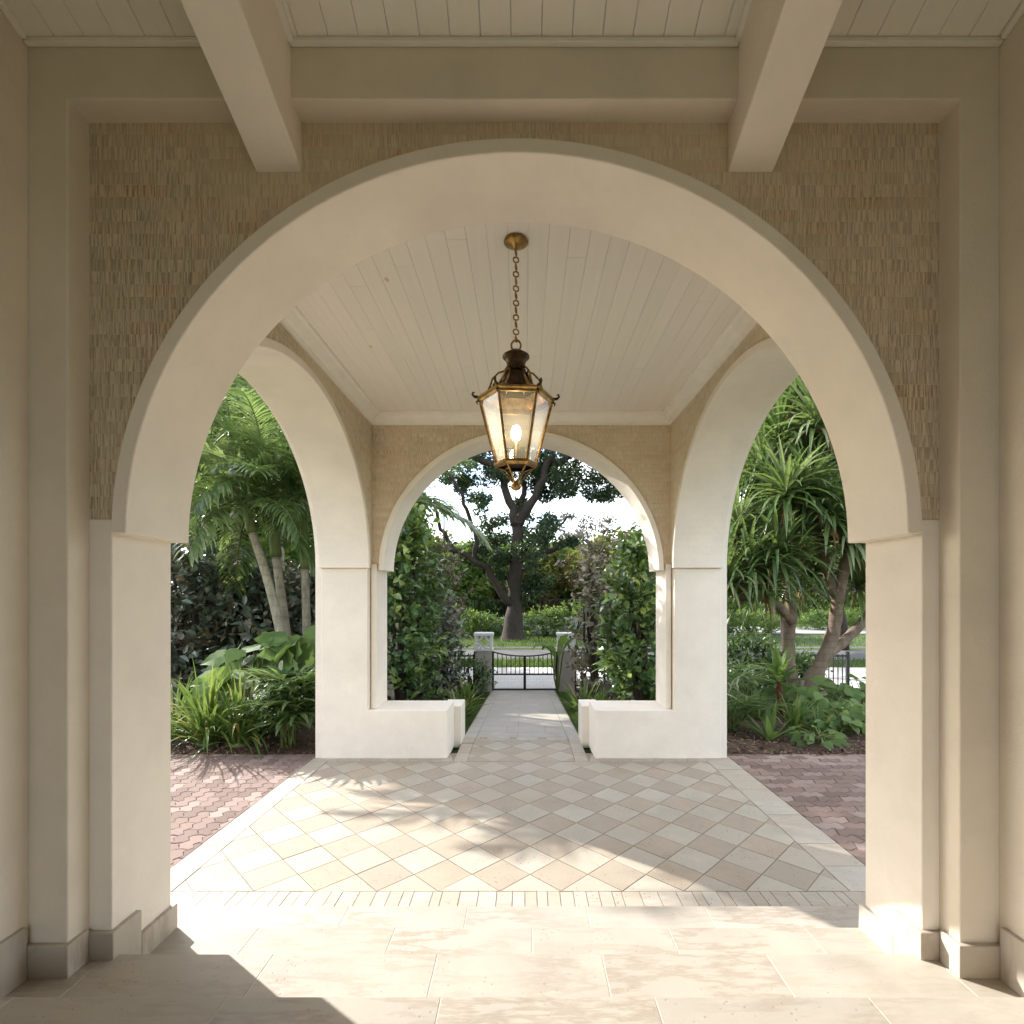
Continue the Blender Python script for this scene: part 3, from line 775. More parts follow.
def clump_leaves(mb, c, r, n, L, W, outward=0.6, up=0.35, rich=False, flat=1.0, rn=(0, 1), droop=0.0, hollow=0.45):
    c = Vector(c)
    for _ in range(n):
        v = rvec(); rr = r * (U(hollow ** 3, 1) ** (1 / 3))
        p = c + Vector((v.x * rr, v.y * rr, v.z * rr * flat))
        nrm = (v * outward + UPV * up + rvec() * 0.75).normalized()
        d = (v * 0.6 + rvec() * 0.9 + Vector((0, 0, -droop))); d = d - nrm * d.dot(nrm) * 0.7
        s = U(0.65, 1.2)
        leaf(mb, p, d, nrm, L * s, W * s, clamp(U(*rn), 0, 1), fold=U(0.05, 0.3), curl=U(-0.05, 0.2), rich=rich)
def limb(p0, p1, n, sag, jitter):
    p0, p1 = Vector(p0), Vector(p1); o = []
    for i in range(n + 1):
        t = i / n; q = p0.lerp(p1, t) + Vector((0, 0, sag * math.sin(PI * t)))
        if 0 < i < n: q += rvec() * jitter
        o.append(q)
    return o
def tree(name, label, cat, x, y, h, rx, rz_, ntr, leafmat, bark, nclump, nper, L, W, cr_low=0.3, group=None, rnr=(0, 1), clr=0.3, hollow=0.3, rich=False, squash=0.85, openness=0.0, lean=0.0):
    """tapered trunk, forked limbs, crown of leaf clumps on an uneven ellipsoid"""
    z0 = G(y) - 0.08; root = thing(name, label, cat, (x, y, z0), group)
    tr = MB(); cr_ = MB()
    cz = z0 + h * (cr_low + 1) / 2; hz = h * (1 - cr_low) / 2
    top = Vector((x + lean, y, z0 + h * (cr_low + 0.18)))
    pts = limb((x, y, z0), top, 6, 0, h * 0.012); r0 = h * 0.022 * ntr
    tr.tube(pts, [r0 * (1.35 if i == 0 else 1 - 0.08 * i) for i in range(7)], 9)
    for k in range(nclump):
        v = rvec(); q = U(0.35, 1.0) ** 0.5
        c = Vector((x + lean + v.x * rx * q, y + v.y * rz_ * q, cz + v.z * hz * q))
        c += Vector((mnoise.noise(c * 0.6), mnoise.noise(c * 0.6 + Vector((9, 0, 0))), mnoise.noise(c * 0.6 + Vector((0, 9, 0))))) * rx * 0.25
        if random.random() < openness: continue
        rr = min(rx, hz) * clr * U(0.7, 1.35)
        if k < 14: tr.tube(limb(top - Vector((0, 0, U(0, h * 0.12))), c, 5, -h * 0.02, h * 0.015), [r0 * 0.5 * (1 - 0.17 * i) for i in range(6)], 6)
        a = U(rnr[0], rnr[1])
        clump_leaves(cr_, c, rr, int(nper * (rr / (min(rx, hz) * clr)) ** 2), L, W, rn=(a - 0.3, a + 0.3), flat=squash, hollow=hollow, rich=rich)
    tr.build('trunk', bark, root, smooth=True)
    cr_.build('crown', leafmat, root)
    return root
def shrub(name, label, cat, x, y, h, rx, ry, leafmat, n, L, W, rich=True, group=None, nstem=7, column=False, rnr=(0, 1), low=0.0):
    z0 = G(y) - 0.03; root = thing(name, label, cat, (x, y, z0), group)
    st = MB(); lv = MB()
    for k in range(nstem):
        a = U(0, 2 * PI); rr = U(0.2, 0.8)
        e = Vector((x + math.cos(a) * rx * rr, y + math.sin(a) * ry * rr, z0 + h * U(0.6, 0.95)))
        st.tube(limb((x + U(-.1, .1), y + U(-.1, .1), z0), e, 6, 0, h * 0.02), [0.02 + 0.012 * (5 - i) * 0.4 for i in range(7)], 6)
    per = 12; m = n // per
    for k in range(m):
        t = random.random() ** 0.85; z = z0 + h * (low + (1 - low) * t)
        prof = (0.75 + 0.35 * math.sin(PI * min(1, t * 1.1))) * (1 - max(0, t - 0.72) / 0.28 * 0.75) if column else math.sqrt(max(0.02, 1 - (2 * t - 0.85) ** 2 / 1.35))
        a = U(0, 2 * PI); q = math.sqrt(U(0.30, 1.0)) * prof
        lump = 1 + 0.28 * mnoise.noise(Vector((math.cos(a) * 1.7, math.sin(a) * 1.7, z * 1.6 + x)))
        c = Vector((x + math.cos(a) * rx * q * lump, y + math.sin(a) * ry * q * lump, z))
        out = Vector((math.cos(a), math.sin(a), 0.35))
        b = U(*rnr)
        # a twig with paired leaves
        tw = (out * 0.8 + rvec() * 0.7 + Vector((0, 0, 0.4))).normalized()
        for i in range(per):
            p = c + tw * (L * 0.32 * (i - per * 0.35)) + rvec() * L * 0.15
            sd = tw.cross(rvec())
            d = (sd * 1.0 + tw * 0.6)
            leaf(lv, p, d, (out * 0.5 + UPV * 0.7 + rvec() * 0.5), L * U(0.5, 1.3), W * U(0.6, 1.25), clamp(b + U(-0.3, 0.3), 0, 1), U(0.03, 0.22), U(-0.05, 0.25), rich)
    st.build('stems', M['bark'], root, smooth=True)
    lv.build('foliage', leafmat, root)
    return root

# ------------------------------------------------------------------ hanging lantern
LX, LY = (516 - 525) / F * 2.77, 2.77
lant = thing('hanging_lantern', 'six-sided aged brass lantern with a lit bulb hanging on a chain in the portico', 'lantern', (LX, LY, ZC))
c0 = (LX, LY, 0)
mb = MB(); mb.lathe([(0.0001, ZC - 0.001), (0.062, ZC - 0.001), (0.066, ZC - 0.010), (0.052, ZC - 0.020), (0.028, ZC - 0.032), (0.012, ZC - 0.044), (0.0001, ZC - 0.046)], c0, 32)
mb.build('canopy', M['brass'], lant, smooth=True)
zl = lambda py: EYE + (596 - py) * 2.77 / F       # heights read at the lantern's own distance
ztop = zl(345)
mb = MB(); n = 13; z = ZC - 0.046; hh = (z - ztop - 0.012) / n
for i in range(n):
    zc = z - hh * (i + 0.5); L = hh * 0.70; r = 0.0135
    ring = []
    for k in range(17):
        a = 2 * PI * k / 16; u = r * math.cos(a); w = (L - r) * (1 if math.sin(a) > 0 else -1) * (abs(math.sin(a)) ** 0.6)
        ring.append((LX + (u if i % 2 else 0.25 * u), LY + (0.25 * u if i % 2 else u), zc + w))
    mb.tube(ring, 0.0042, 6, cap=False)
mb.build('chain', M['brass'], lant, smooth=True)
HP = 0.5     # hexagon with a flat side to the viewer
def hexpt(r, k, z): a = 2 * PI * (k) / 6 + R(4); return Vector((LX + r * math.cos(a), LY + r * math.sin(a), z))
zr, zb_ = zl(399), zl(465)
r1, r2 = 0.196, 0.108
# top ring + hook, chimney
mb = MB()
mb.tube([(LX + 0.026 * math.cos(a), LY, ztop - 0.004 + 0.030 * math.sin(a)) for a in [2 * PI * k / 16 for k in range(17)]], 0.006, 6, cap=False)
mb.build('hanging_ring', M['brass'], lant, smooth=True)
zch, zcb = zl(357), zl(370)
mb = MB(); mb.lathe([(0.0001, ztop - 0.030), (0.030, ztop - 0.032), (0.060, zch + 0.012), (0.073, zch + 0.004), (0.073, zch - 0.004), (0.060, zch - 0.012), (0.052, zch - 0.034), (0.046, zcb + 0.004), (0.054, zcb), (0.054, zcb - 0.012), (0.0001, zcb - 0.014)], c0, 28)
mb.build('chimney_cap', M['bronze'], lant, smooth=True)
# upper hood: six tapered glazed sides with ribs and curled arms
zh0 = zl(391)
mb = MB()
for k in range(6):
    A, B = hexpt(0.112, k, zh0), hexpt(0.112, k + 1, zh0); Cc, D = hexpt(0.052, k + 1, zcb - 0.012), hexpt(0.052, k, zcb - 0.012)
    mb.add([A, B, Cc, D], [(0, 1, 2, 3)])
hood = mb.build('hood', M['bronze'], lant)
mb = MB()
for k in range(6):
    mb.tube([hexpt(0.114, k, zh0), hexpt(0.085, k, zh0 + 0.05), hexpt(0.054, k, zcb - 0.010)], 0.006, 6)
    pts = [hexpt(0.060, k, zcb - 0.006), hexpt(0.095, k, zcb - 0.018), hexpt(0.128, k, zcb - 0.052), hexpt(0.140, k, zh0 + 0.022), hexpt(0.150, k, zh0 + 0.002)]
    mb.tube(pts, 0.0055, 6)
mb.build('scroll_arms', M['brass'], lant, smooth=True)
# eaves: sloping hex roof skirt with upturned corner curls and leaf crests
mb = MB()
def hexband(rings):
    vs = []; fs = []
    for r, z in rings: vs += [hexpt(r, k, z) for k in range(6)]
    for i in range(len(rings) - 1):
        for k in range(6): fs.append((i * 6 + k, i * 6 + (k + 1) % 6, (i + 1) * 6 + (k + 1) % 6, (i + 1) * 6 + k))
    mb.add(vs, fs)
hexband([(0.110, zh0 + 0.004), (0.205, zr + 0.006), (0.214, zr + 0.004), (0.214, zr - 0.006), (0.204, zr - 0.012), (0.198, zr - 0.022), (0.180, zr - 0.022), (0.178, zr), (0.105, zh0 - 0.004), (0.110, zh0 + 0.004)])
eav = mb.build('eaves', M['brass'], lant)
for k in range(6):
    mb = MB()
    mb.tube([hexpt(0.205, k, zr + 0.006), hexpt(0.224, k, zr + 0.006), hexpt(0.236, k, zr + 0.018), hexpt(0.232, k, zr + 0.030), hexpt(0.222, k, zr + 0.026)], [0.008, 0.008, 0.006, 0.005, 0.003], 6)
    mb.tube([hexpt(0.196, k, zr - 0.010), hexpt(0.214, k, zr - 0.022), hexpt(0.208, k, zr - 0.034)], [0.006, 0.005, 0.003], 6)
    mb.build('corner_curl', M['bronze'], eav, smooth=True); mb = MB()
    m = hexpt(0.160, k, 0).lerp(hexpt(0.160, k + 1, 0), 0.5); ax = (hexpt(1, k + 1, 0) - hexpt(1, k, 0)).normalized()
    zz = zr + 0.020
    for q, hgt in ((-2, .010), (-1, .022), (0, .034), (1, .022), (2, .010)):
        b = Vector((m.x, m.y, zz)) + ax * (q * 0.017)
        mb.tube([b, b + Vector((0, 0, hgt * 0.6)) + ax * q * 0.003, b + Vector((0, 0, hgt)) + ax * q * 0.007], [0.010, 0.010, 0.002], 6)
    mb.build('leaf_crest', M['bronze'], eav, smooth=True)
# cage bars, bottom rim, panes
mb = MB()
for k in range(6): mb.tube([hexpt(r1, k, zr - 0.020), hexpt(r2, k, zb_ + 0.004)], 0.0075, 6)
mb.build('cage_bars', M['brass'], lant)
mb = MB(); hexband([(r2 - 0.012, zb_ + 0.008), (r2 + 0.008, zb_ + 0.010), (r2 + 0.012, zb_ - 0.004), (r2 - 0.002, zb_ - 0.016), (r2 - 0.016, zb_ - 0.016), (r2 - 0.012, zb_ + 0.008)])
mb.build('bottom_rim', M['brass'], lant)
for k in range(6):
    mb = MB(); A, B = hexpt(r1 - 0.004, k, zr - 0.018), hexpt(r1 - 0.004, k + 1, zr - 0.018); Cc, D = hexpt(r2 - 0.004, k + 1, zb_ + 0.006), hexpt(r2 - 0.004, k, zb_ + 0.006)
    mb.add([A, B, Cc, D], [(0, 1, 2, 3)]); mb.build('glass_pane', M['glass'], lant)
mb = MB()
for k in range(6):
    mb.tube([hexpt(r2 - 0.006, k, zb_ - 0.010), hexpt(0.060, k, zl(474)), hexpt(0.030, k, zl(480)), hexpt(0.016, k, zl(483))], 0.0045, 6)
mb.lathe([(0.0001, zl(481)), (0.018, zl(481)), (0.020, zl(484)), (0.030, zl(485)), (0.030, zl(487)), (0.024, zl(489)), (0.010, zl(490.5)), (0.0001, zl(491))], c0, 16)
mb.build('finial', M['brass'], lant, smooth=False)
zbu = zl(434)
mb = MB(); mb.lathe([(0.0001, zbu + 0.046), (0.014, zbu + 0.042), (0.0245, zbu + 0.022), (0.026, zbu), (0.0235, zbu - 0.022), (0.014, zbu - 0.034), (0.0001, zbu - 0.036)], c0, 20)
mb.build('bulb', M['bulb'], lant, smooth=True)
mb = MB(); mb.lathe([(0.0001, zbu - 0.034), (0.015, zbu - 0.034), (0.016, zb_ + 0.02), (0.035, zb_ + 0.006), (0.09, zb_ + 0.002), (0.0001, zb_)], c0, 16)
mb.build('bulb_holder', M['bronze'], lant, smooth=True)

# ------------------------------------------------------------------ gate, pillars, fences
YG = 11.7; ZG = G(YG)
for px, lab in ((484, 'beige gate pillar topped by a white pierced quatrefoil block, left of the gate'), (566, 'beige gate pillar half hidden behind coppery shrub, right of the gate')):
    x = (px - 525) / F * YG
    t = thing('gate_pillar', lab, 'gate pillar', (x, YG, ZG), 'pillars of the garden gate')
    mb = MB(); mb.box(x - 0.185, x + 0.185, YG - 0.185, YG + 0.185, ZG - 0.1, ZG + 0.93); mb.build('shaft', M['pillar'], t, bevel=0.01)
    mb = MB(); zq0, zq1 = ZG + 0.931, ZG + 1.33; hw = 0.20
    mb.box(x - hw - .01, x + hw + .01, YG - hw - .01, YG + hw + .01, zq0, zq0 + 0.035); mb.box(x - hw - .015, x + hw + .015, YG - hw - .015, YG + hw + .015, zq1 - 0.06, zq1 + 0.0)
    for sx in (-1, 1):
        for sy in (-1, 1):
            a, b = sorted((x + sx * hw, x + sx * (hw - 0.055))); c, d = sorted((YG + sy * hw, YG + sy * (hw - 0.055)))
            mb.box(a, b, c, d, zq0 + 0.034, zq1 - 0.059)
    # quatrefoil tracery: four quarter arcs on every face
    zm = (zq0 + zq1) / 2 - 0.012; hr = 0.150
    for face in range(4):
        ca, sa = math.cos(face * PI / 2), math.sin(face * PI / 2)
        for sx in (-1, 1):
            for sz in (-1, 1):
                pts = []
                for i in range(9):
                    a = PI / 2 * i / 8
                    u = sx * (hr - 0.115 * math.cos(a)); w = sz * (hr + 0.0 - 0.115 * math.sin(a))
                    v = -(hw - 0.025)
                    pts.append((x + u * ca - v * sa, YG + u * sa + v * ca, zm + w))
                mb.tube(pts, 0.022, 6)
    mb.build('pierced_block', M['white_stone'], t, bevel=0.0)
gate = thing('garden_gate', 'low black iron double gate with curved top rail at the end of the path', 'gate', ((526 - 525) / F * YG, YG - 0.05, ZG))
xg0, xg1 = (492.5 - 525) / F * YG, (557 - 525) / F * YG; xm = (xg0 + xg1) / 2
ztop_ = lambda u: ZG + 0.80 + 0.10 * (2 * abs(u - 0.5)) ** 2.2
for lo, hi, s in ((xg0 + 0.02, xm - 0.012, -1), (xm + 0.012, xg1 - 0.02, 1)):
    mb = MB(); n = 12
    us = [lo + (hi - lo) * i / n for i in range(n + 1)]
    mb.tube([(u, YG - 0.05, ztop_((u - xg0) / (xg1 - xg0))) for u in us], 0.017, 6)
    mb.box(lo, hi, YG - 0.067, YG - 0.033, ZG + 0.365, ZG + 0.40); mb.box(lo, hi, YG - 0.067, YG - 0.033, ZG + 0.02, ZG + 0.055)
    for e in (lo, hi): mb.box(e - 0.018, e + 0.018, YG - 0.068, YG - 0.032, ZG + 0.021, ztop_((e - xg0) / (xg1 - xg0)) + 0.01)
    lf = mb.build('gate_leaf', M['iron'], gate)
    mb = MB()
    for i in range(1, 7):
        u = lo + (hi - lo) * i / 7; mb.box(u - 0.0085, u + 0.0085, YG - 0.0585, YG - 0.0415, ZG + 0.401, ztop_((u - xg0) / (xg1 - xg0)))
    mb.build('bars', M['iron'], lf)
    mb = MB()
    for i in range(1, 22):
        u = lo + (hi - lo) * i / 22; mb.tube([(u, YG - 0.05, ZG + 0.056), (u, YG - 0.05, ZG + 0.364)], 0.0022, 4)
    for i in range(1, 9): z = ZG + 0.056 + 0.308 * i / 9; mb.tube([(lo, YG - 0.052, z), (hi, YG - 0.052, z)], 0.0022, 4)
    mb.build('mesh_panel', M['white_stone'], lf)
for e in (xg0 - 0.02, xg1 + 0.02):
    mb = MB(); mb.box(e - 0.025, e + 0.025, YG - 0.075, YG - 0.025, ZG - 0.05, ZG + 0.93); mb.build('gate_post', M['iron'], gate)
for x0, x1, side in ((-11.0, (476 - 525) / F * YG - 0.02, 'left'), ((574 - 525) / F * YG + 0.02, 7.4, 'right')):
    f = thing('iron_fence', 'black iron picket fence running %s of the gate behind the %s' % (side, 'dark shrubs' if side == 'left' else 'screw pine'), 'fence', ((x0 + x1) / 2, YG, ZG), 'black iron boundary fences')
    for z in (ZG + 0.10, ZG + 0.78):
        mb = MB(); mb.box(x0, x1, YG - 0.018, YG + 0.018, z, z + 0.036); mb.build('rail', M['iron'], f)
    mb = MB(); x = x0 + 0.05
    while x < x1: mb.box(x - 0.009, x + 0.009, YG - 0.009, YG + 0.009, ZG + 0.03, ZG + 0.84); x += 0.105
    mb.build('pickets', M['iron'], f)
    x = x0
    while x <= x1 + 0.05: mb = MB(); mb.box(x - 0.03, x + 0.03, YG - 0.03, YG + 0.03, ZG - 0.1, ZG + 0.90); mb.build('post', M['iron'], f); x += (x1 - x0) / 5
# white wall and railing across the street
YW = 29.0; zw = G(12)
w = thing('garden_wall', 'long pale white garden wall with dark railing across the street behind the oak', 'wall', (0, YW, zw))
mb = MB(); mb.box(-16, 9.5, YW, YW + 0.25, zw - 0.1, zw + 0.95); mb.build('wall_panel', M['white_wall'], w)
for k in range(10):
    x = -16 + 2.8 * k; mb = MB(); mb.box(x - 0.22, x + 0.22, YW - 0.06, YW + 0.31, zw - 0.1, zw + 1.12); mb.build('pier', M['white_wall'], w)
mb = MB(); mb.box(-16, 9.5, YW + 0.1, YW + 0.15, zw + 1.95, zw + 2.0)
x = -16
while x < 9.5: mb.box(x - 0.015, x + 0.015, YW + 0.105, YW + 0.135, zw + 0.95, zw + 1.95); x += 0.16
mb.build('railing', M['iron'], w)

# ------------------------------------------------------------------ palms by the left arch
def palm(label, base, top, crown_dz, r0, r1, nf, fl, group, shaft=0.75, seed=0, droop=1.2, els=(-0.2, 1.25), ll=0.56, lw=0.044, nl=40, az0=None, bend=0.0):
    random.seed(seed)
    bx, by = base; tx, ty, tz = top; z0 = G(by) - 0.05
    root = thing('palm_tree', label, 'palm tree', (bx, by, z0), group)
    B = Vector((bx, by, z0)); T = Vector((tx, ty, tz)); mid = B.lerp(T, 0.5) + Vector((bend, 0, 0))
    def bez(t): return B * (1 - t) ** 2 + mid * 2 * t * (1 - t) + T * t * t
    mb = MB(); N = 18; ts = [i / N for i in range(N + 1)]
    mb.tube([bez(t) for t in ts], [r0 * (1.35 - 0.35 * min(1, t * 6)) * (1 - t) + r1 * t for t in ts], 14)
    mb.build('trunk', M['palm_trunk'], root, smooth=True)
    dirn = (bez(1.0) - bez(0.93)).normalized(); dirn = (dirn + Vector((0, 0, 0.5))).normalized()
    E = T + dirn * shaft
    mb = MB(); mb.tube([T - dirn * 0.02, T + dirn * 0.08, T + dirn * shaft * 0.5, E], [r1 * 1.25, r1 * 1.3, r1 * 1.0, r1 * 0.55], 12)
    mb.build('crownshaft', M['crownshaft'], root, smooth=True)
    ml, ms = MB(), MB()
    for k in range(nf):
        az = (az0 or 0) + k * 2.399 + U(-0.2, 0.2); el = els[0] + (els[1] - els[0]) * ((k + 0.5) / nf) + U(-0.1, 0.1)
        frond(ml, ms, E - dirn * U(0.0, 0.12), az, el, fl * U(0.85, 1.1), droop * U(0.8, 1.2), nl, ll, lw, hang=0.9, segs=4)
    ml.build('fronds', M['palm_leaf'], root); ms.build('frond_stalks', M['crownshaft'], root, smooth=True)
    return root
def at(px, py, y): return ((px - 525) / F * y, y, EYE - (py - 596) * y / F)
PG = 'palms beside the left arch'
a = at(292, 660, 8.0); t1 = at(252, 532, 8.0)
palm('pale leaning palm trunk, the foremost palm seen through the left arch', (a[0], 8.0), t1, 0, 0.085, 0.062, 15, 1.75, PG, 0.45, 11, 1.7, els=(-0.35, 1.2), bend=0.22)
a = at(297, 650, 8.35); t2 = at(276, 556, 8.35)
palm('upright palm with green crownshaft just behind the leaning palm', (a[0], 8.35), t2, 0, 0.08, 0.068, 16, 1.95, PG, 1.15, 23, 1.3, els=(-0.1, 1.4), ll=0.62)
a = at(309, 650, 8.6); t3 = at(305, 568, 8.6)
palm('straight slim palm nearest the jamb of the left arch', (a[0], 8.6), t3, 0, 0.08, 0.062, 14, 1.75, PG, 1.15, 35, 1.4)
# palm whose fronds cross the top of the far arch
t4 = at(400, 520, 9.4)
palm('palm with broad fronds reaching into the far arch beside the tall hedge', (t4[0] - 0.2, 9.4), (t4[0], 9.4, 3.0), 0, 0.09, 0.07, 10, 1.75, 'palms in the far garden', 0.5, 41, 1.0, ll=0.6, lw=0.06, els=(-0.15, 1.2))
# taller palms making the backdrop of the left arch
BG = 'tall palms at the back of the left garden'
for i, (px, y, tz, lab, sd) in enumerate(((232, 10.4, 4.3, 'tall palm with arching fronds behind the leaning palm, second row', 51),
                                      (205, 11.0, 3.6, 'palm with low spreading fronds at the back of the dark shrubs, far left', 57),
                                      (275, 10.9, 5.4, 'tallest palm at the back, its crown filling the top of the left arch', 63))):
    t = at(px, 500, y)
    palm(lab, (t[0] + 0.2, y), (t[0], y, tz), 0, 0.11, 0.08, 12, 2.6, BG, 0.8, sd, 1.2, ll=0.72, lw=0.06, nl=40, els=(-0.25, 1.25))

random.seed(101)
# ------------------------------------------------------------------ dark shrubs and hedge trees, left
DG_ = 'dark shrubs behind the left bed'
for px, y, h, rx, n, lab in ((186, 9.3, 2.75, 0.75, 2300, 'dark leathery shrub at the left edge of the left arch'),
                             (232, 9.9, 2.75, 0.85, 2200, 'tall dusky shrub with bronze leaves in the middle of the left arch'),
                             (272, 9.6, 2.2, 0.7, 1700, 'dark shrub growing right behind the palm trunks'),
                             (312, 9.9, 2.4, 0.8, 2000, 'dusky shrub behind the palm nearest the jamb'),
                             (178, 10.8, 3.1, 0.95, 1900, 'tall dark shrub at the very back, behind the leftmost leathery shrub')):
    shrub('dark_shrub', lab, 'shrub', (px - 525) / F * y, y, h, rx, 0.7, M['dark_leaf'], n, 0.19, 0.115, group=DG_)
# big backdrop trees, left garden
tree('broadleaf_tree', 'dense green tree rising behind the tall palms, left arch', 'tree', -9.8, 18.2, 11.0, 3.4, 1.5, 1, M['deep_leaf'], M['bark'], 120, 150, 0.30, 0.16, 0.02, group='trees behind the left palms')
tree('broadleaf_tree', 'dense leafy tree at the far left behind the fence, mostly hidden by the pier', 'tree', -12.3, 17.0, 9.0, 2.8, 1.6, 1, M['deep_leaf'], M['bark'], 80, 150, 0.30, 0.16, 0.02, group='trees behind the left palms')
tree('broadleaf_tree', 'sunlit leafy tree in the far left corner behind the fence', 'tree', -5.6, 15.5, 8.5, 2.5, 1.6, 1, M['bright_leaf'], M['bark'], 80, 140, 0.30, 0.16, 0.02, group='trees behind the left palms')

# ------------------------------------------------------------------ left bed plants in front
def grass_clump(label, x, y, n, L, W, seed, group, mat='grass_leaf', droop=1.1, el=(0.6, 1.5), rad=0.10, name='strap_leaf_plant', cat='plant', fold=0.15):
    random.seed(seed); z0 = G(y) - 0.01
    o = MB()
    for k in range(n):
        a = U(0, 2 * PI); e = U(*el); r = U(0, rad)
        strap(o, (x + r * math.cos(a), y + r * math.sin(a), z0), (math.cos(a) * math.cos(e), math.sin(a) * math.cos(e), math.sin(e)),
              L * U(0.65, 1.15), W * U(0.8, 1.2), droop * U(0.4, 1.5), U(0, 1) ** 1.3, 6, fold)
    root = thing(name, label, cat, (x, y, z0), group)
    o.build('leaves', M[mat], root, smooth=True)
    b = MB(); b.lathe([(0.0001, z0 - 0.03), (rad + 0.03, z0 - 0.03), (rad + 0.01, z0 + 0.05), (0.0001, z0 + 0.09)], (x, y, 0), 10)
    b.build('root_crown', M['crownshaft'], root, smooth=True)
    return root
SG = 'strap-leaf clumps along the left bed'
p = at(208, 748, 5.85); grass_clump('yellow-tipped strap-leaf clump at the left end of the left bed', p[0], 5.85, 170, 0.92, 0.040, 3, SG, droop=1.5)
p = at(243, 748, 5.85); grass_clump('smaller strap-leaf clump between the yellow-tipped clump and the fan plant', p[0], 5.80, 130, 0.86, 0.038, 4, SG, droop=1.5)
p = at(172, 748, 6.2); grass_clump('strap-leaf clump half hidden behind the near left pier', p[0], 6.2, 90, 0.8, 0.03, 5, SG)
p = at(262, 735, 6.35); grass_clump('low strap-leaf clump behind the fan plant in the left bed', p[0], 6.35, 70, 0.7, 0.03, 6, SG)

def fan_plant(label, x, y, nst, h, fl, seed, group=None, nseg=9, mat='fan_leaf', name='fan_leaf_plant', spread=0.45, lw=0.035):
    random.seed(seed); z0 = G(y) - 0.02
    root = thing(name, label, 'plant', (x, y, z0), group); st, lv = MB(), MB()
    for k in range(nst):
        a = U(0, 2 * PI); q = U(0.1, 1.0)
        top = Vector((x + math.cos(a) * spread * q, y + math.sin(a) * spread * q, z0 + h * U(0.30, 1.0)))
        st.tube(limb((x + U(-.08, .08), y + U(-.08, .08), z0), top, 5, 0.05, 0.012), [0.009, 0.008, 0.007, 0.006, 0.005, 0.004], 5)
        ax = Vector((math.cos(a), math.sin(a), U(0.1, 0.8))).normalized(); s = ax.cross(UPV).normalized(); nn = s.cross(ax)
        b = U(0, 1)
        for j in range(nseg):
            th = -1.9 + 3.8 * j / (nseg - 1)
            d = ax * math.cos(th) + s * math.sin(th) + nn * U(0.05, 0.25)
            strap(lv, top, d, fl * U(0.8, 1.1), lw * U(0.8, 1.2), U(0.4, 1.2), clamp(b + U(-0.25, 0.25), 0, 1), 5, 0.2, wp=0.5)
    st.build('stems', M['crownshaft'], root, smooth=True); lv.build('leaves', M[mat], root, smooth=True)
    return root
p = at(296, 750, 5.75); fan_plant('bushy fan-leaf plant with pale streaked leaves against the left jamb', p[0] - 0.08, 5.76, 46, 0.82, 0.40, 7, lw=0.05, spread=0.27)

def big_leaf_plant(label, x, y, n, h, L, W, seed, spread=0.5, name='philodendron', mat='broad_leaf', group=None, cat='plant', flat=0.6):
    random.seed(seed); z0 = G(y) - 0.02
    root = thing(name, label, cat, (x, y, z0), group); st, lv = MB(), MB()
    for k in range(n):
        a = U(0, 2 * PI); q = math.sqrt(U(0.02, 1.0))
        top = Vector((x + math.cos(a) * spread * q, y + math.sin(a) * spread * q, z0 + h * U(0.35, 1.0) * (1 - 0.25 * q)))
        st.tube(limb((x + U(-.05, .05), y + U(-.05, .05), z0), top, 6, 0.06, 0.008), [0.010, 0.009, 0.008, 0.007, 0.006, 0.005, 0.004], 5)
        out = Vector((math.cos(a), math.sin(a), 0)); d = (out * 0.9 + Vector((U(-.3, .3), U(-.3, .3), U(-0.55, 0.25)))).normalized()
        n_ = (UPV * flat * 0.7 + out * 0.25 - Vector((0, 1, 0)) * 0.75 + rvec() * 0.3).normalized()
        s = d.cross(n_).normalized(); n_ = s.cross(d); sc = U(0.7, 1.15); b = U(0, 1); Ls, Ws = L * sc, W * sc
        # lobed heart leaf built as a scalloped fan round the midrib
        N = 14; mid = [top - d * Ls * 0.02 + d * Ls * i / 7 - n_ * (Ls * 0.16 * (i / 7) ** 2) for i in range(8)]
        prof = [0.30, 0.98, 1.0, 0.93, 0.76, 0.52, 0.26, 0.0]
        for sg in (-1, 1):
            edge = []
            for i in range(8):
                w_ = prof[i] * Ws / 2 * (1 + 0.13 * math.sin(i * 2.6 + b * 5))
                e = mid[i] + s * sg * w_ + n_ * (w_ * 0.22) + d * (-Ls * 0.10 if i < 2 else Ls * 0.03) - n_ * (w_ * w_ / max(Ws, 0.01) * 0.5)
                edge.append(e)
            vs = mid + edge
            lv.add(vs, [((i, i + 1, 8 + i + 1, 8 + i) if sg > 0 else (i, 8 + i, 8 + i + 1, i + 1)) for i in range(7)], clamp(b + U(-0.05, 0.05), 0, 1))
    st.build('stems', M['crownshaft'], root, smooth=True); lv.build('leaves', M[mat], root, smooth=True)
    return root
p = at(268, 690, 6.7); big_leaf_plant('lush philodendron with large bright green leaves at the palm feet', p[0] - 0.12, 6.6, 60, 1.30, 0.34, 0.30, 8, 0.55)
p = at(302, 690, 7.0); big_leaf_plant('large-leaved philodendron beside the left jamb behind the fan plant', p[0] - 0.05, 6.9, 50, 1.42, 0.34, 0.30, 9, 0.42)

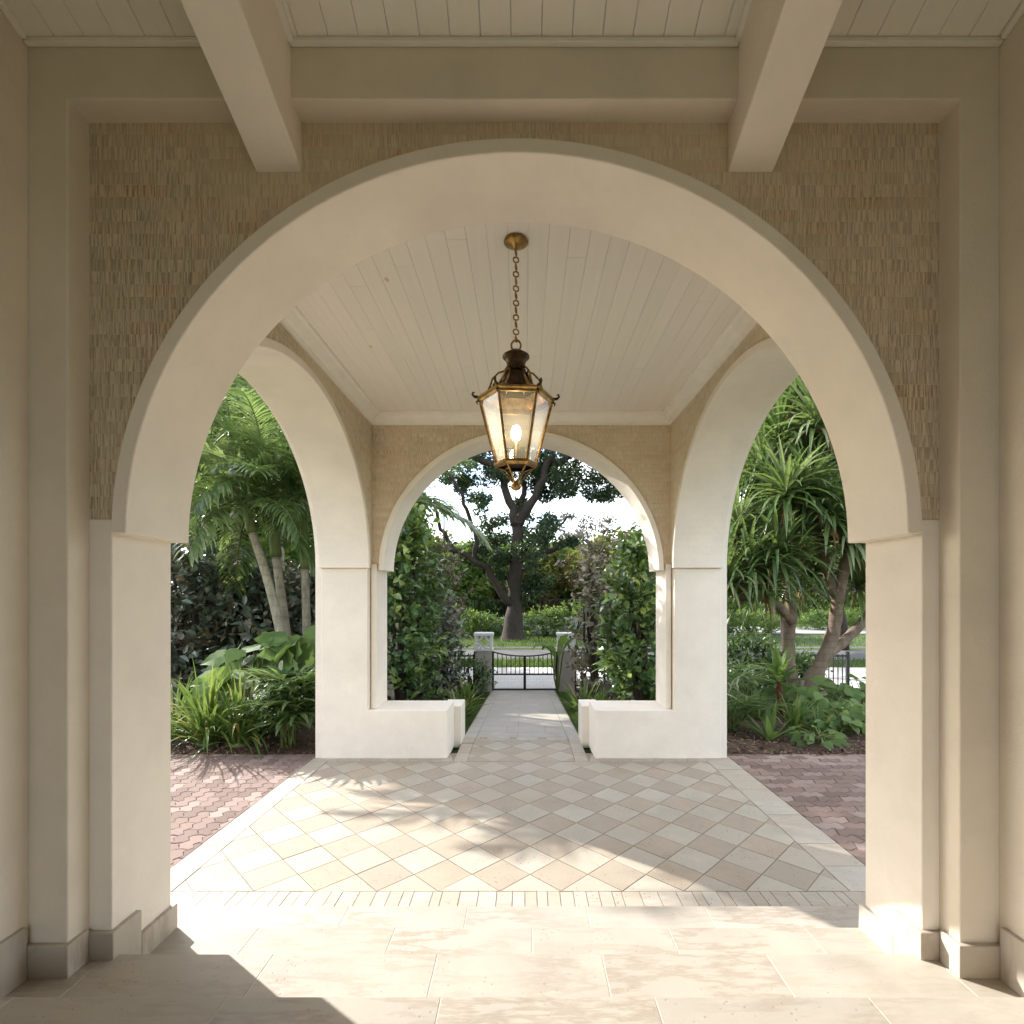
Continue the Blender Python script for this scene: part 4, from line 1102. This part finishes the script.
# ------------------------------------------------------------------ screw pine in the right garden
random.seed(202)
PY = 8.7; b0 = at(803, 712, PY); zP = G(PY) - 0.05
pan = thing('screw_pine', 'branching screw pine with strappy leaf rosettes and stilt roots, seen through right arch', 'tree', (b0[0], PY, zP))
tr, sr, lv, dl = MB(), MB(), MB(), MB()
def path(pl, yoff): return [Vector(at(px, py, PY + yo)) for (px, py), yo in zip(pl, yoff)]
def smoothline(P, n=5):
    o = []
    for i in range(len(P) - 1):
        p0, p1, p2, p3 = P[max(i - 1, 0)], P[i], P[i + 1], P[min(i + 2, len(P) - 1)]
        for k in range(n):
            t = k / n; o.append(0.5 * ((2 * p1) + (p2 - p0) * t + (2 * p0 - 5 * p1 + 4 * p2 - p3) * t * t + (3 * p1 - p0 - 3 * p2 + p3) * t ** 3))
    o.append(P[-1]); return o
def branch(pl, yo, r0, r1):
    P = smoothline(path(pl, yo)); n = len(P)
    tr.tube(P, [r0 + (r1 - r0) * i / (n - 1) + 0.008 * math.sin(i * 1.9) for i in range(n)], 12); return P[-1], (P[-1] - P[-4]).normalized()
ends = []
ends.append(branch([(803, 708), (806, 688), (822, 662), (833, 632), (838, 600), (846, 560), (852, 520)], [0, 0, 0, 0, -.1, -.2, -.3], 0.14, 0.07))
ends.append(branch([(826, 655), (845, 640), (866, 618), (885, 590), (893, 556)], [0, .1, .2, .3, .4], 0.095, 0.06))
ends.append(branch([(799, 700), (790, 670), (789, 640), (792, 612), (788, 575), (790, 530)], [.1, .2, .3, .2, .1, 0], 0.105, 0.07))
ends.append(branch([(792, 622), (776, 604), (757, 596), (742, 598), (728, 585)], [.2, .1, -.1, -.2, -.3], 0.085, 0.06))
ends.append(branch([(789, 585), (775, 555), (768, 515), (762, 480)], [.15, .2, .3, .3], 0.085, 0.065))
ends.append(branch([(838, 600), (824, 560), (815, 520), (812, 470)], [-.1, .0, .1, .2], 0.09, 0.065))
ends.append(branch([(848, 555), (868, 520), (880, 480), (884, 440)], [-.2, -.1, .1, .2], 0.08, 0.06))
ends.append(branch([(812, 480), (800, 440), (795, 405)], [.2, .3, .4], 0.07, 0.055))
ends.append(branch([(850, 525), (842, 480), (838, 430)], [-.3, -.2, -.1], 0.08, 0.06))
ends.append(branch([(790, 535), (800, 515), (806, 500)], [0, -.2, -.4], 0.08, 0.06))
extra = [(Vector(at(750, 572, PY - 0.35)), Vector((-.3, -.4, .8))), (Vector(at(778, 445, PY + .3)), Vector((-.2, 0, 1))), (Vector(at(838, 400, PY + .5)), Vector((.1, .1, 1))), (Vector(at(815, 430, PY - .2)), Vector((0, -.3, 1))),
         (Vector(at(740, 500, PY + .5)), Vector((-.3, 0, 1))), (Vector(at(868, 540, PY - .2)), Vector((.4, -.3, .9))), (Vector(at(815, 360, PY + .7)), Vector((0, 0, 1))), (Vector(at(760, 420, PY + .9)), Vector((-.2, 0, 1))),
         (Vector(at(775, 560, PY - .5)), Vector((.1, -.5, .8))), (Vector(at(812, 575, PY + .5)), Vector((.2, .2, .9))), (Vector(at(738, 535, PY - .1)), Vector((-.3, -.2, .9))), (Vector(at(858, 590, PY + .2)), Vector((.3, -.3, .8))), (Vector(at(830, 520, PY - .6)), Vector((0, -.5, .9))),
         (Vector(at(766, 592, PY - .3)), Vector((-.2, -.4, .8))), (Vector(at(800, 588, PY + .6)), Vector((.1, .3, .9))), (Vector(at(846, 548, PY - .5)), Vector((.2, -.5, .8))), (Vector(at(785, 500, PY - .5)), Vector((-.1, -.4, .9)))]
for e, d in extra[1:]:
    k = min(ends, key=lambda q: (q[0] - e).length); tr.tube(limb(k[0] - k[1] * 0.1, e, 4, 0.03, 0.02), [0.065, 0.062, 0.058, 0.055, 0.05], 8)
for e, d in ends + extra:
    ax = (d + Vector((0, 0, 0.9))).normalized(); s1 = ax.orthogonal().normalized(); s2 = ax.cross(s1); base = U(0.15, 0.7)
    for k in range(84):
        a = k * 2.22 + U(-.15, .15); t = k / 84; open_ = 1.75 - 1.45 * t
        dirn = ax * math.cos(open_) + (s1 * math.cos(a) + s2 * math.sin(a)) * math.sin(open_)
        strap(lv, e + ax * (0.16 * t), dirn, U(0.75, 1.2), U(0.055, 0.08), U(0.6, 2.3) * (1.1 - 0.4 * t), clamp(base + U(-0.3, 0.4), 0, 1), 8, 0.28, wp=0.3)
    for k in range(5):
        a = U(0, 2 * PI); strap(dl, e - ax * U(0, 0.12), (math.cos(a) * 0.7, math.sin(a) * 0.7, -0.1), U(0.5, 0.85), 0.045, 3.0, U(0, 1), 7, 0.15)
for k in range(15):
    a = 2 * PI * k / 15 + U(-.2, .2); rr = U(0.2, 0.36); h = U(0.30, 0.58)
    sr.tube([(b0[0] + 0.06 * math.cos(a) + 0.02, PY + 0.06 * math.sin(a), zP + h), (b0[0] + rr * 0.6 * math.cos(a), PY + rr * 0.6 * math.sin(a), zP + h * 0.55), (b0[0] + rr * math.cos(a), PY + rr * math.sin(a), zP - 0.02)], [0.035, 0.030, 0.026], 7)
tr.build('trunk', M['pandan_bark'], pan, smooth=True); sr.build('stilt_roots', M['bark_grey'], pan, smooth=True)
lv.build('leaf_rosettes', M['pandan_leaf'], pan, smooth=True); dl.build('dry_leaves', M['dead_leaf'], pan, smooth=True)

# ------------------------------------------------------------------ right bed
p = at(779, 715, 7.7); x, y = p[0], 7.7
cd = thing('cordyline', 'red-stemmed cordyline with upright green leaves in front of the screw pine', 'plant', (x, y, G(y)))
mb = MB(); mb.tube([(x, y, G(y) - 0.03), (x + 0.01, y, G(y) + 0.28), (x, y, G(y) + 0.55)], [0.05, 0.042, 0.035], 10); mb.build('stem', M['red_stem'], cd, smooth=True)
mb = MB(); random.seed(61)
for k in range(22):
    a = k * 2.4; e = 0.15 + 1.2 * k / 22
    strap(mb, (x, y, G(y) + 0.48 + 0.006 * k), (math.cos(a) * math.cos(e), math.sin(a) * math.cos(e), math.sin(e)), U(0.42, 0.6), 0.115, U(0.3, 1.1), U(0.2, 1), 6, 0.2, wp=0.5)
mb.build('leaves', M['broad_leaf'], cd, smooth=True)
p = at(748, 745, 6.1); fan_plant('fine-leaved fan plant beside the right jamb', p[0], 6.6, 26, 0.75, 0.36, 62, nseg=11, lw=0.026)
p = at(736, 745, 7.2); fan_plant('taller fan-leaf plant behind the fine-leaved one, right garden', p[0] + 0.05, 7.5, 24, 0.85, 0.4, 69, nseg=9)
p = at(772, 748, 5.95); grass_clump('small agave-like rosette near the edge of the right bed', p[0], 6.0, 16, 0.45, 0.07, 63, 'strap-leaf plants in the right bed', 'broad_leaf', 0.4, (0.5, 1.4), 0.04, 'agave')
RGp = 'strap-leaf plants in the right bed'
for i, (px, y, L, n, lab) in enumerate(((795, 6.5, 0.5, 46, 'spiky strap-leaf plant in the middle of the right bed'), (820, 6.3, 0.42, 40, 'low strap-leaf plant under the screw pine, toward the right'), (808, 7.3, 0.5, 40, 'strap-leaf plant at the foot of the stilt roots'), (760, 7.6, 0.5, 44, 'strap-leaf plant left of the red-stemmed cordyline'))):
    grass_clump(lab, (px - 525) / F * y, y, n, L, 0.04, 70 + i, RGp, droop=1.0)
shrub('round_shrub', 'dark rounded shrub in front of the fence, left of the screw pine trunk', 'shrub', (750 - 525) / F * 10.6, 10.6, 1.15, 0.75, 0.45, M['deep_leaf'], 1900, 0.12, 0.06, group='dark rounded shrubs by the fence')
shrub('round_shrub', 'small dark shrub in front of the fence, behind the screw pine trunk', 'shrub', (795 - 525) / F * 10.4, 10.4, 0.85, 0.5, 0.4, M['deep_leaf'], 1300, 0.12, 0.06, group='dark rounded shrubs by the fence')
for i, (px, y, n, h, L, sp, lab) in enumerate(((845, 6.3, 34, 0.34, 0.19, 0.42, 'low bright broad-leaf ground cover at the right end of the right bed'), (832, 7.2, 34, 0.60, 0.24, 0.5, 'bushy broad-leaf plant right of the screw pine roots'),
                                         (862, 7.6, 30, 0.75, 0.32, 0.5, 'large-leaf plant beneath the lower screw pine branch'), (868, 6.4, 26, 0.45, 0.2, 0.4, 'broad-leaf plant hidden partly by the near right pier'), (818, 5.85, 20, 0.20, 0.15, 0.28, 'creeping leafy plant spilling over the bed edge'), (815, 8.9, 26, 0.5, 0.26, 0.5, 'leafy plant behind the stilt roots'), (748, 8.3, 34, 0.7, 0.28, 0.6, 'rounded leafy plant in front of the fence, right garden'))):
    big_leaf_plant(lab, (px - 525) / F * y, y, int(n * 1.7), h, L * 0.72, L * 0.50, 80 + i, sp, 'leafy_plant', group='leafy plants in the right bed', flat=0.8)
random.seed(303)
tree('broadleaf_tree', 'dark dense tree standing behind the screw pine', 'tree', 7.2, 14.0, 8.5, 2.6, 1.6, 1, M['deep_leaf'], M['bark'], 80, 140, 0.30, 0.16, 0.30, group='trees behind the screw pine')
tree('broadleaf_tree', 'deep green tree behind the screw pine, farther right', 'tree', 13.0, 21.0, 10.5, 3.6, 2.2, 1, M['oak_leaf'], M['bark'], 70, 120, 0.34, 0.17, 0.34, group='trees behind the screw pine')
# clipped hedges by the far driveway
for i, (px, y, w_, lab) in enumerate(((752, 30.0, 1.9, 'rounded clipped hedge by the far driveway'), (838, 33.0, 3.0, 'low hedge beyond the driveway on the right'))):
    shrub('clipped_hedge', lab, 'hedge', (px - 525) / F * y, y, 1.15, w_, 0.9, M['bright_leaf'], 3500, 0.16, 0.10, rich=False, group='hedges by the driveway', nstem=4)

# ------------------------------------------------------------------ path side: tall hedges, coppery shrubs
random.seed(404)
p = at(412, 700, 7.6)
shrub('columnar_hedge', 'tall glossy columnar hedge left of the path beyond the bench', 'hedge', p[0] - 0.12, 7.7, 2.95, 0.46, 0.42, M['clusia_leaf'], 3000, 0.135, 0.085, column=True, group='columnar hedges flanking the path')
p = at(632, 700, 7.6)
shrub('columnar_hedge', 'glossy columnar hedge right of the path beyond the bench', 'hedge', p[0] + 0.10, 7.7, 2.65, 0.36, 0.38, M['clusia_leaf'], 2600, 0.135, 0.085, column=True, group='columnar hedges flanking the path')
CS = 'bronze-leaved shrubs by the gate'
for px, y, h, rx, n, mt, lab in ((440, 10.2, 1.7, 0.36, 1100, 'dark_leaf', 'dusky brown shrub left of the gate in front of the fence'),
                                 (424, 10.6, 2.7, 0.7, 2200, 'dark_leaf', 'larger dusky shrub behind the tall left hedge'),
                                 (594, 9.9, 2.75, 0.36, 1500, 'copper_leaf', 'coppery shrub with pale leaves right of the gate'),
                                 (622, 10.7, 3.0, 0.7, 2000, 'copper_leaf', 'tall bronze shrub behind the right columnar hedge'),
                                 (440, 11.0, 3.3, 0.55, 1300, 'copper_leaf', 'thin coppery shrub over the fence, left of the gate')):
    shrub('bronze_shrub', lab, 'shrub', (px - 525) / F * y, y, h, rx, 0.45, M[mt], n, 0.125, 0.075, group=CS)
shrub('round_shrub', 'low rounded dark green shrub at the foot of the left gate pillar', 'shrub', (472 - 525) / F * 10.8, 10.8, 0.75, 0.42, 0.4, M['deep_leaf'], 1100, 0.09, 0.035, group=None)
BGp = 'strap-leaf clumps edging the path'
for i, (px, y, L, lab, m_) in enumerate(((458, 7.9, 0.55, 'bright strap-leaf clump beside the left wing wall', 'grass_leaf'), (449, 7.2, 0.4, 'small strap-leaf clump just behind the left bench', 'broad_leaf'), (583, 8.2, 0.6, 'bright strap-leaf clump beside the right wing wall', 'grass_leaf'), (600, 7.6, 0.5, 'strap-leaf clump at the foot of the right columnar hedge', 'grass_leaf'), (466, 9.3, 0.5, 'strap-leaf clump halfway along the left of the path', 'grass_leaf'))):
    grass_clump(lab, (px - 525) / F * y, y, 42, L, 0.045, 110 + i, BGp, m_, 0.8, (0.6, 1.5))
p = at(552, 690, 11.2); x = p[0]
bn = thing('banana_plant', 'drooping large-leaf plant hanging over the right leaf of the gate', 'plant', (x + 0.12, 11.3, G(11.3)))
mb, m2 = MB(), MB(); random.seed(130)
for k, (dx, L, dr) in enumerate(((-0.10, 0.6, 2.6), (0.06, 0.7, 1.6), (-0.25, 0.55, 2.2), (0.2, 0.6, 1.5))):
    top = Vector((x + 0.12 + dx * 0.6, 11.3 - 0.1 * k, G(11.3) + 0.78 + 0.06 * k)); m2.tube(limb((x + 0.12, 11.3, G(11.3) - 0.03), top, 5, 0, 0.01), 0.018, 6)
    strap(mb, top, (dx * 2.5, -0.3, 0.9), L, 0.20, dr, 0.15 * k, 9, 0.2, wp=0.5)
m2.build('stems', M['crownshaft'], bn, smooth=True); mb.build('leaves', M['broad_leaf'], bn, smooth=True)

# ------------------------------------------------------------------ oak across the street
random.seed(505)
OY = 25.5; o0 = at(513, 640, OY); zo = G(12) - 0.1
oak = thing('oak_tree', 'big dark spreading oak on the lawn across the street, framed by far arch', 'tree', (o0[0], OY, zo))
tr, cr_ = MB(), MB()
def opath(pl, r0, r1, yo=0.0, n=9, wig=0.12):
    P = smoothline([Vector(at(px, py, OY)) + Vector((0, yo * i / max(1, len(pl) - 1), 0)) for i, (px, py) in enumerate(pl)], 4)
    P = [q + rvec() * wig * (0 < i < len(P) - 1) for i, q in enumerate(P)]
    tr.tube(P, [r0 + (r1 - r0) * i / (len(P) - 1) for i in range(len(P))], n); return P
opath([(513, 643), (513, 632), (515, 600), (516, 560), (518, 520)], 0.42, 0.28, n=12)
tr.lathe([(0.85, zo - 0.05), (0.66, zo + 0.12), (0.55, zo + 0.35), (0.48, zo + 0.7), (0.42, zo + 1.2), (0.25, zo + 1.8)], (o0[0], OY, 0), 12)
limbs = [([(518, 525), (510, 500), (500, 470), (492, 430), (485, 380)], .25, .09, 1), ([(518, 525), (535, 495), (548, 465), (556, 430), (570, 380)], .24, .09, -1), ([(517, 540), (522, 500), (524, 460), (525, 400)], .19, .08, 2),
         ([(512, 605), (492, 575), (474, 560), (452, 552)], .20, .11, -1), ([(474, 560), (475, 535), (466, 505), (452, 480), (430, 455)], .13, .05, -1.5), ([(455, 553), (445, 535), (434, 508), (424, 490)], .13, .05, -1),
         ([(517, 560), (540, 555), (566, 546)], .2, .10, -2), ([(515, 580), (535, 560), (552, 530), (575, 510)], .13, .05, 2), ([(548, 470), (580, 450), (615, 440), (640, 450)], .2, .07, -2), ([(500, 470), (470, 450), (440, 430), (410, 420)], .2, .07, 1)]
ends = []
for pl, a, b, yo in limbs: ends.append(opath(pl, a, b, yo))
# leaf masses where the photograph shows them (upper canopy, hanging right spray, middle tufts)
masses = []
for px, py, r, n in ((420, 430, 1.5, 1), (455, 440, 1.5, 2), (490, 440, 1.6, 2), (525, 455, 1.5, 2), (560, 448, 1.6, 2), (590, 460, 1.3, 2), (480, 470, 1.0, 1), (610, 480, 1.05, 2), (622, 492, 0.8, 1), (596, 492, 0.75, 1), (545, 480, 1.1, 2), (565, 490, 0.8, 1), (505, 485, .9, 1),
                     (500, 530, 1.0, 2), (538, 540, 1.0, 2), (485, 540, .7, 1), (556, 550, .7, 1), (520, 555, 1.0, 1), (498, 570, .7, 1), (535, 575, .6, 1), (550, 525, .55, 1), (470, 552, .4, 1), (400, 460, 1.4, 1), (650, 440, 1.5, 2), (630, 420, 1.6, 1), (580, 410, 2, 1), (520, 400, 2.2, 1), (460, 400, 2, 1), (440, 455, 1.2, 2), (470, 490, .9, 1), (530, 500, .8, 1), (512, 515, .7, 1), (575, 470, 1.1, 1), (540, 470, 1.0, 1), (490, 505, .7, 1), (455, 480, .8, 1), (520, 592, .7, 2), (505, 578, .7, 1), (538, 588, .7, 1), (505, 555, .8, 1)):
    for q in range(n): masses.append((Vector(at(px + U(-8, 8), py + U(-6, 6), OY)) + Vector((0, U(-2.2, 2.2), 0)), r * U(0.75, 1.1)))
for c, r in masses:
    for q in range(5):
        cc = c + rvec() * r * 0.75; a = U(0, 1)
        clump_leaves(cr_, cc, r * 0.48, int(135 * r), 0.20, 0.11, rn=(a - .35, a + .35), hollow=0.1, flat=0.8, droop=0.3)
tr.build('trunk', M['bark'], oak, smooth=True); cr_.build('crown', M['oak_leaf'], oak)

# ------------------------------------------------------------------ background trees beyond the street
random.seed(606)
TG = 'trees beyond the street'
specs = [(395, 36, 8.0, 3.2, 'bright_leaf', 'bright green tree behind the tall left hedge, across the street'),
         (440, 38, 6.6, 2.8, 'yellow_leaf', 'olive-toned tree left of the oak across the street'),
         (478, 34, 6.0, 2.4, 'bright_leaf', 'leafy bright tree just left of the oak trunk, in the background'),
         (548, 36, 6.2, 2.6, 'bright_leaf', 'bright green tree just right of the oak trunk, in the background'),
         (578, 40, 6.6, 3.0, 'bright_leaf', 'green tree at the right behind the oak, across the street'),
         (606, 33, 6.0, 2.4, 'yellow_leaf', 'yellow-green tree above the coppery shrub'),
         (645, 30, 6.4, 2.8, 'yellow_leaf', 'yellowish tree topping the right columnar hedge'),
         (462, 33, 5.2, 2.2, 'bright_leaf', 'low bright tree between the oak trunk and the left hedge'),
         (532, 34, 5.4, 2.2, 'yellow_leaf', 'low yellowish tree peeking out just right of the oak trunk'),
         (515, 44, 7.2, 3.4, 'deep_leaf', 'darker tree mass directly behind the oak trunk')]
for px, y, h, r, mt, lab in specs:
    tree('background_tree', lab, 'tree', (px - 525) / F * y, y, h, r, r * 0.8, 1, M[mt], M['bark'], 62, 100, 0.36, 0.19, 0.02, group=TG)
tree('sparse_tree', 'pale sparse feathery tree against the clouds, right of the oak', 'tree', (597 - 525) / F * 31, 31, 7.3, 2.6, 1.6, 0.6, M['grey_leaf'], M['bark_grey'], 34, 50, 0.24, 0.10, 0.5, clr=0.22, hollow=0.0, squash=0.45)
for px, y, h, r, lab in ((250, 48, 9, 5, 'distant tree line, far left'), (140, 40, 9, 5, 'distant tree at the extreme left'), (740, 46, 8, 5, 'distant tree behind the driveway'), (800, 52, 10, 6, 'distant tall tree beyond the driveway'), (880, 48, 9, 5, 'distant tree at the extreme right'), (838, 44, 7, 4.5, 'distant tree seen between the screw pine branches'), (690, 42, 7.5, 4, 'distant tree hidden behind the right pier')):
    tree('distant_tree', lab, 'tree', (px - 525) / F * y, y, h, r, r * 0.7, 1, M['bright_leaf'], M['bark'], 70, 90, 0.45, 0.24, -0.05, group='distant trees')
for i, (px, y, h, rx, lab) in enumerate(((452, 27.3, 1.5, 1.5, 'bright shrub against the far wall, left of the oak'), (486, 27.8, 1.1, 1.0, 'small bright shrub at the left of the oak base'), (545, 27.6, 1.35, 1.3, 'bright shrub at the right of the oak base'), (575, 27.2, 1.7, 1.5, 'tall bright shrub against the far wall, behind the right pillar'))):
    shrub('garden_shrub', lab, 'shrub', (px - 525) / F * y, y, h, rx, 0.6, M['bright_leaf'], 1500, 0.17, 0.11, rich=False, group='shrubs along the far wall', nstem=4)
# street lamp with a dish-shaped head
sl = at(444, 508, 23.0); t = thing('street_lamp', 'slim street lamp with a flat dish head among the trees, left of the oak', 'street lamp', (sl[0], 23.0, G(12)))
mb = MB(); mb.tube([(sl[0], 23, G(12) - 0.1), (sl[0], 23, sl[2] - 0.25)], [0.06, 0.035], 8); mb.build('pole', M['iron'], t)
mb = MB(); mb.lathe([(0.04, sl[2] - 0.26), (0.10, sl[2] - 0.12), (0.42, sl[2] - 0.02), (0.40, sl[2] + 0.05), (0.05, sl[2] + 0.10)], (sl[0], 23, 0), 16); mb.build('lamp_head', M['pillar'], t, smooth=True)

# ------------------------------------------------------------------ mulch chips and lawn blades (uncountable)
random.seed(707)
mb = MB()
for k in range(9000):
    s = random.choice((-1, 1)); y = 5.44 + (U(0, 1) ** 1.7) * 4.5; x = CX + s * U(2.16, 6.2)
    p = Vector((x, y, bedz(x, y) + 0.006)); d = Vector((U(-1, 1), U(-1, 1), U(-.25, .35)))
    leaf(mb, p, d, (UPV + rvec() * 0.5), U(0.03, 0.085), U(0.012, 0.03), random.random(), 0.1)
struct(mb.build('mulch_chips', M['chip'], None), 'stuff')
mb = MB()
for k in range(26000):
    if k < 9000:
        s = random.choice((-1, 1)); y = U(6.3, 11.4); x = CX + s * U(0.75, 1.25); h = U(0.03, 0.07); w_ = 0.007
    else:
        y = U(21.4, 28.7) if k < 20000 else U(15.5, 17.5); x = U(-7, 7) * (y / 28) * 1.1 + (0 if k % 4 else 12); h = U(0.06, 0.16); w_ = 0.03
    z = G(y) - (0.055 if k < 9000 else 0.06); d = Vector((U(-.6, .6), U(-.6, .6), 1))
    leaf(mb, Vector((x, y, z)), d, rvec(), h + 0.05, w_, random.random(), 0.1)
struct(mb.build('grass', M['lawn_blade'], None), 'stuff')

# ------------------------------------------------------------------ camera, light, sky
cam = bpy.data.cameras.new('camera'); co = bpy.data.objects.new('camera', cam); COL.objects.link(co)
co.location = (0, 0, EYE); co.rotation_euler = (R(90), 0, 0)
cam.sensor_width = 36; cam.lens = 36 * F / 1024; cam.shift_x = -13 / 1024; cam.shift_y = 84 / 1024
cam.clip_start = 0.05; cam.clip_end = 2000
scene.camera = co
EL = R(31.0); hx, hy = 0.815, -0.58          # light travels toward +x and toward the viewer
d = Vector((hx * math.cos(EL), hy * math.cos(EL), -math.sin(EL)))
sun = bpy.data.lights.new('sun', 'SUN'); so = bpy.data.objects.new('sun', sun); COL.objects.link(so)
sun.energy = 2.75; sun.angle = R(0.55); sun.color = (1.0, 0.965, 0.915)
so.rotation_euler = d.to_track_quat('-Z', 'Y').to_euler(); so.location = (-8, 10, 12)
w = bpy.data.worlds.new('World'); scene.world = w; w.use_nodes = True
nt = w.node_tree; nt.nodes.clear()
out = nt.nodes.new('ShaderNodeOutputWorld'); bg = nt.nodes.new('ShaderNodeBackground')
sky = nt.nodes.new('ShaderNodeTexSky'); sky.sky_type = 'NISHITA'; sky.sun_disc = False
sky.sun_elevation = EL; sky.sun_rotation = math.atan2(-hx, -hy)    # sun stands at (-hx, -hy)
sky.air_density = 1.0; sky.dust_density = 1.2; sky.ozone_density = 1.2
tc = nt.nodes.new('ShaderNodeTexCoord'); mp = nt.nodes.new('ShaderNodeMapping'); mp.inputs['Scale'].default_value = (1.0, 1.0, 2.2); mp.inputs['Location'].default_value = (0.35, 0.1, 0.2)
nz = nt.nodes.new('ShaderNodeTexNoise'); nz.inputs['Scale'].default_value = 3.2; nz.inputs['Detail'].default_value = 8; nz.inputs['Roughness'].default_value = 0.55
rp = nt.nodes.new('ShaderNodeValToRGB'); rp.color_ramp.elements[0].position = 0.46; rp.color_ramp.elements[1].position = 0.60
mxn = nt.nodes.new('ShaderNodeMix'); mxn.data_type = 'RGBA'
nt.links.new(tc.outputs['Generated'], mp.inputs['Vector']); nt.links.new(mp.outputs[0], nz.inputs['Vector']); nt.links.new(nz.outputs['Fac'], rp.inputs[0])
nt.links.new(rp.outputs[0], mxn.inputs[0]); nt.links.new(sky.outputs[0], mxn.inputs[6]); mxn.inputs[7].default_value = (6.3, 6.1, 5.8, 1)
nt.links.new(mxn.outputs[2], bg.inputs['Color']); bg.inputs['Strength'].default_value = 0.145
nt.links.new(bg.outputs[0], out.inputs['Surface'])
vs = scene.view_settings
scene.display_settings.display_device = 'sRGB'; vs.view_transform = 'Standard'; vs.look = 'None'; vs.gamma = 1.0; vs.use_curve_mapping = False
vs.exposure = 1.92
scene.render.engine = 'CYCLES'
cy = scene.cycles
cy.max_bounces = 14; cy.diffuse_bounces = 9; cy.glossy_bounces = 4; cy.transmission_bounces = 6; cy.transparent_max_bounces = 12
cy.sample_clamp_indirect = 6.0; cy.caustics_reflective = False; cy.caustics_refractive = False
cy.use_denoising = True
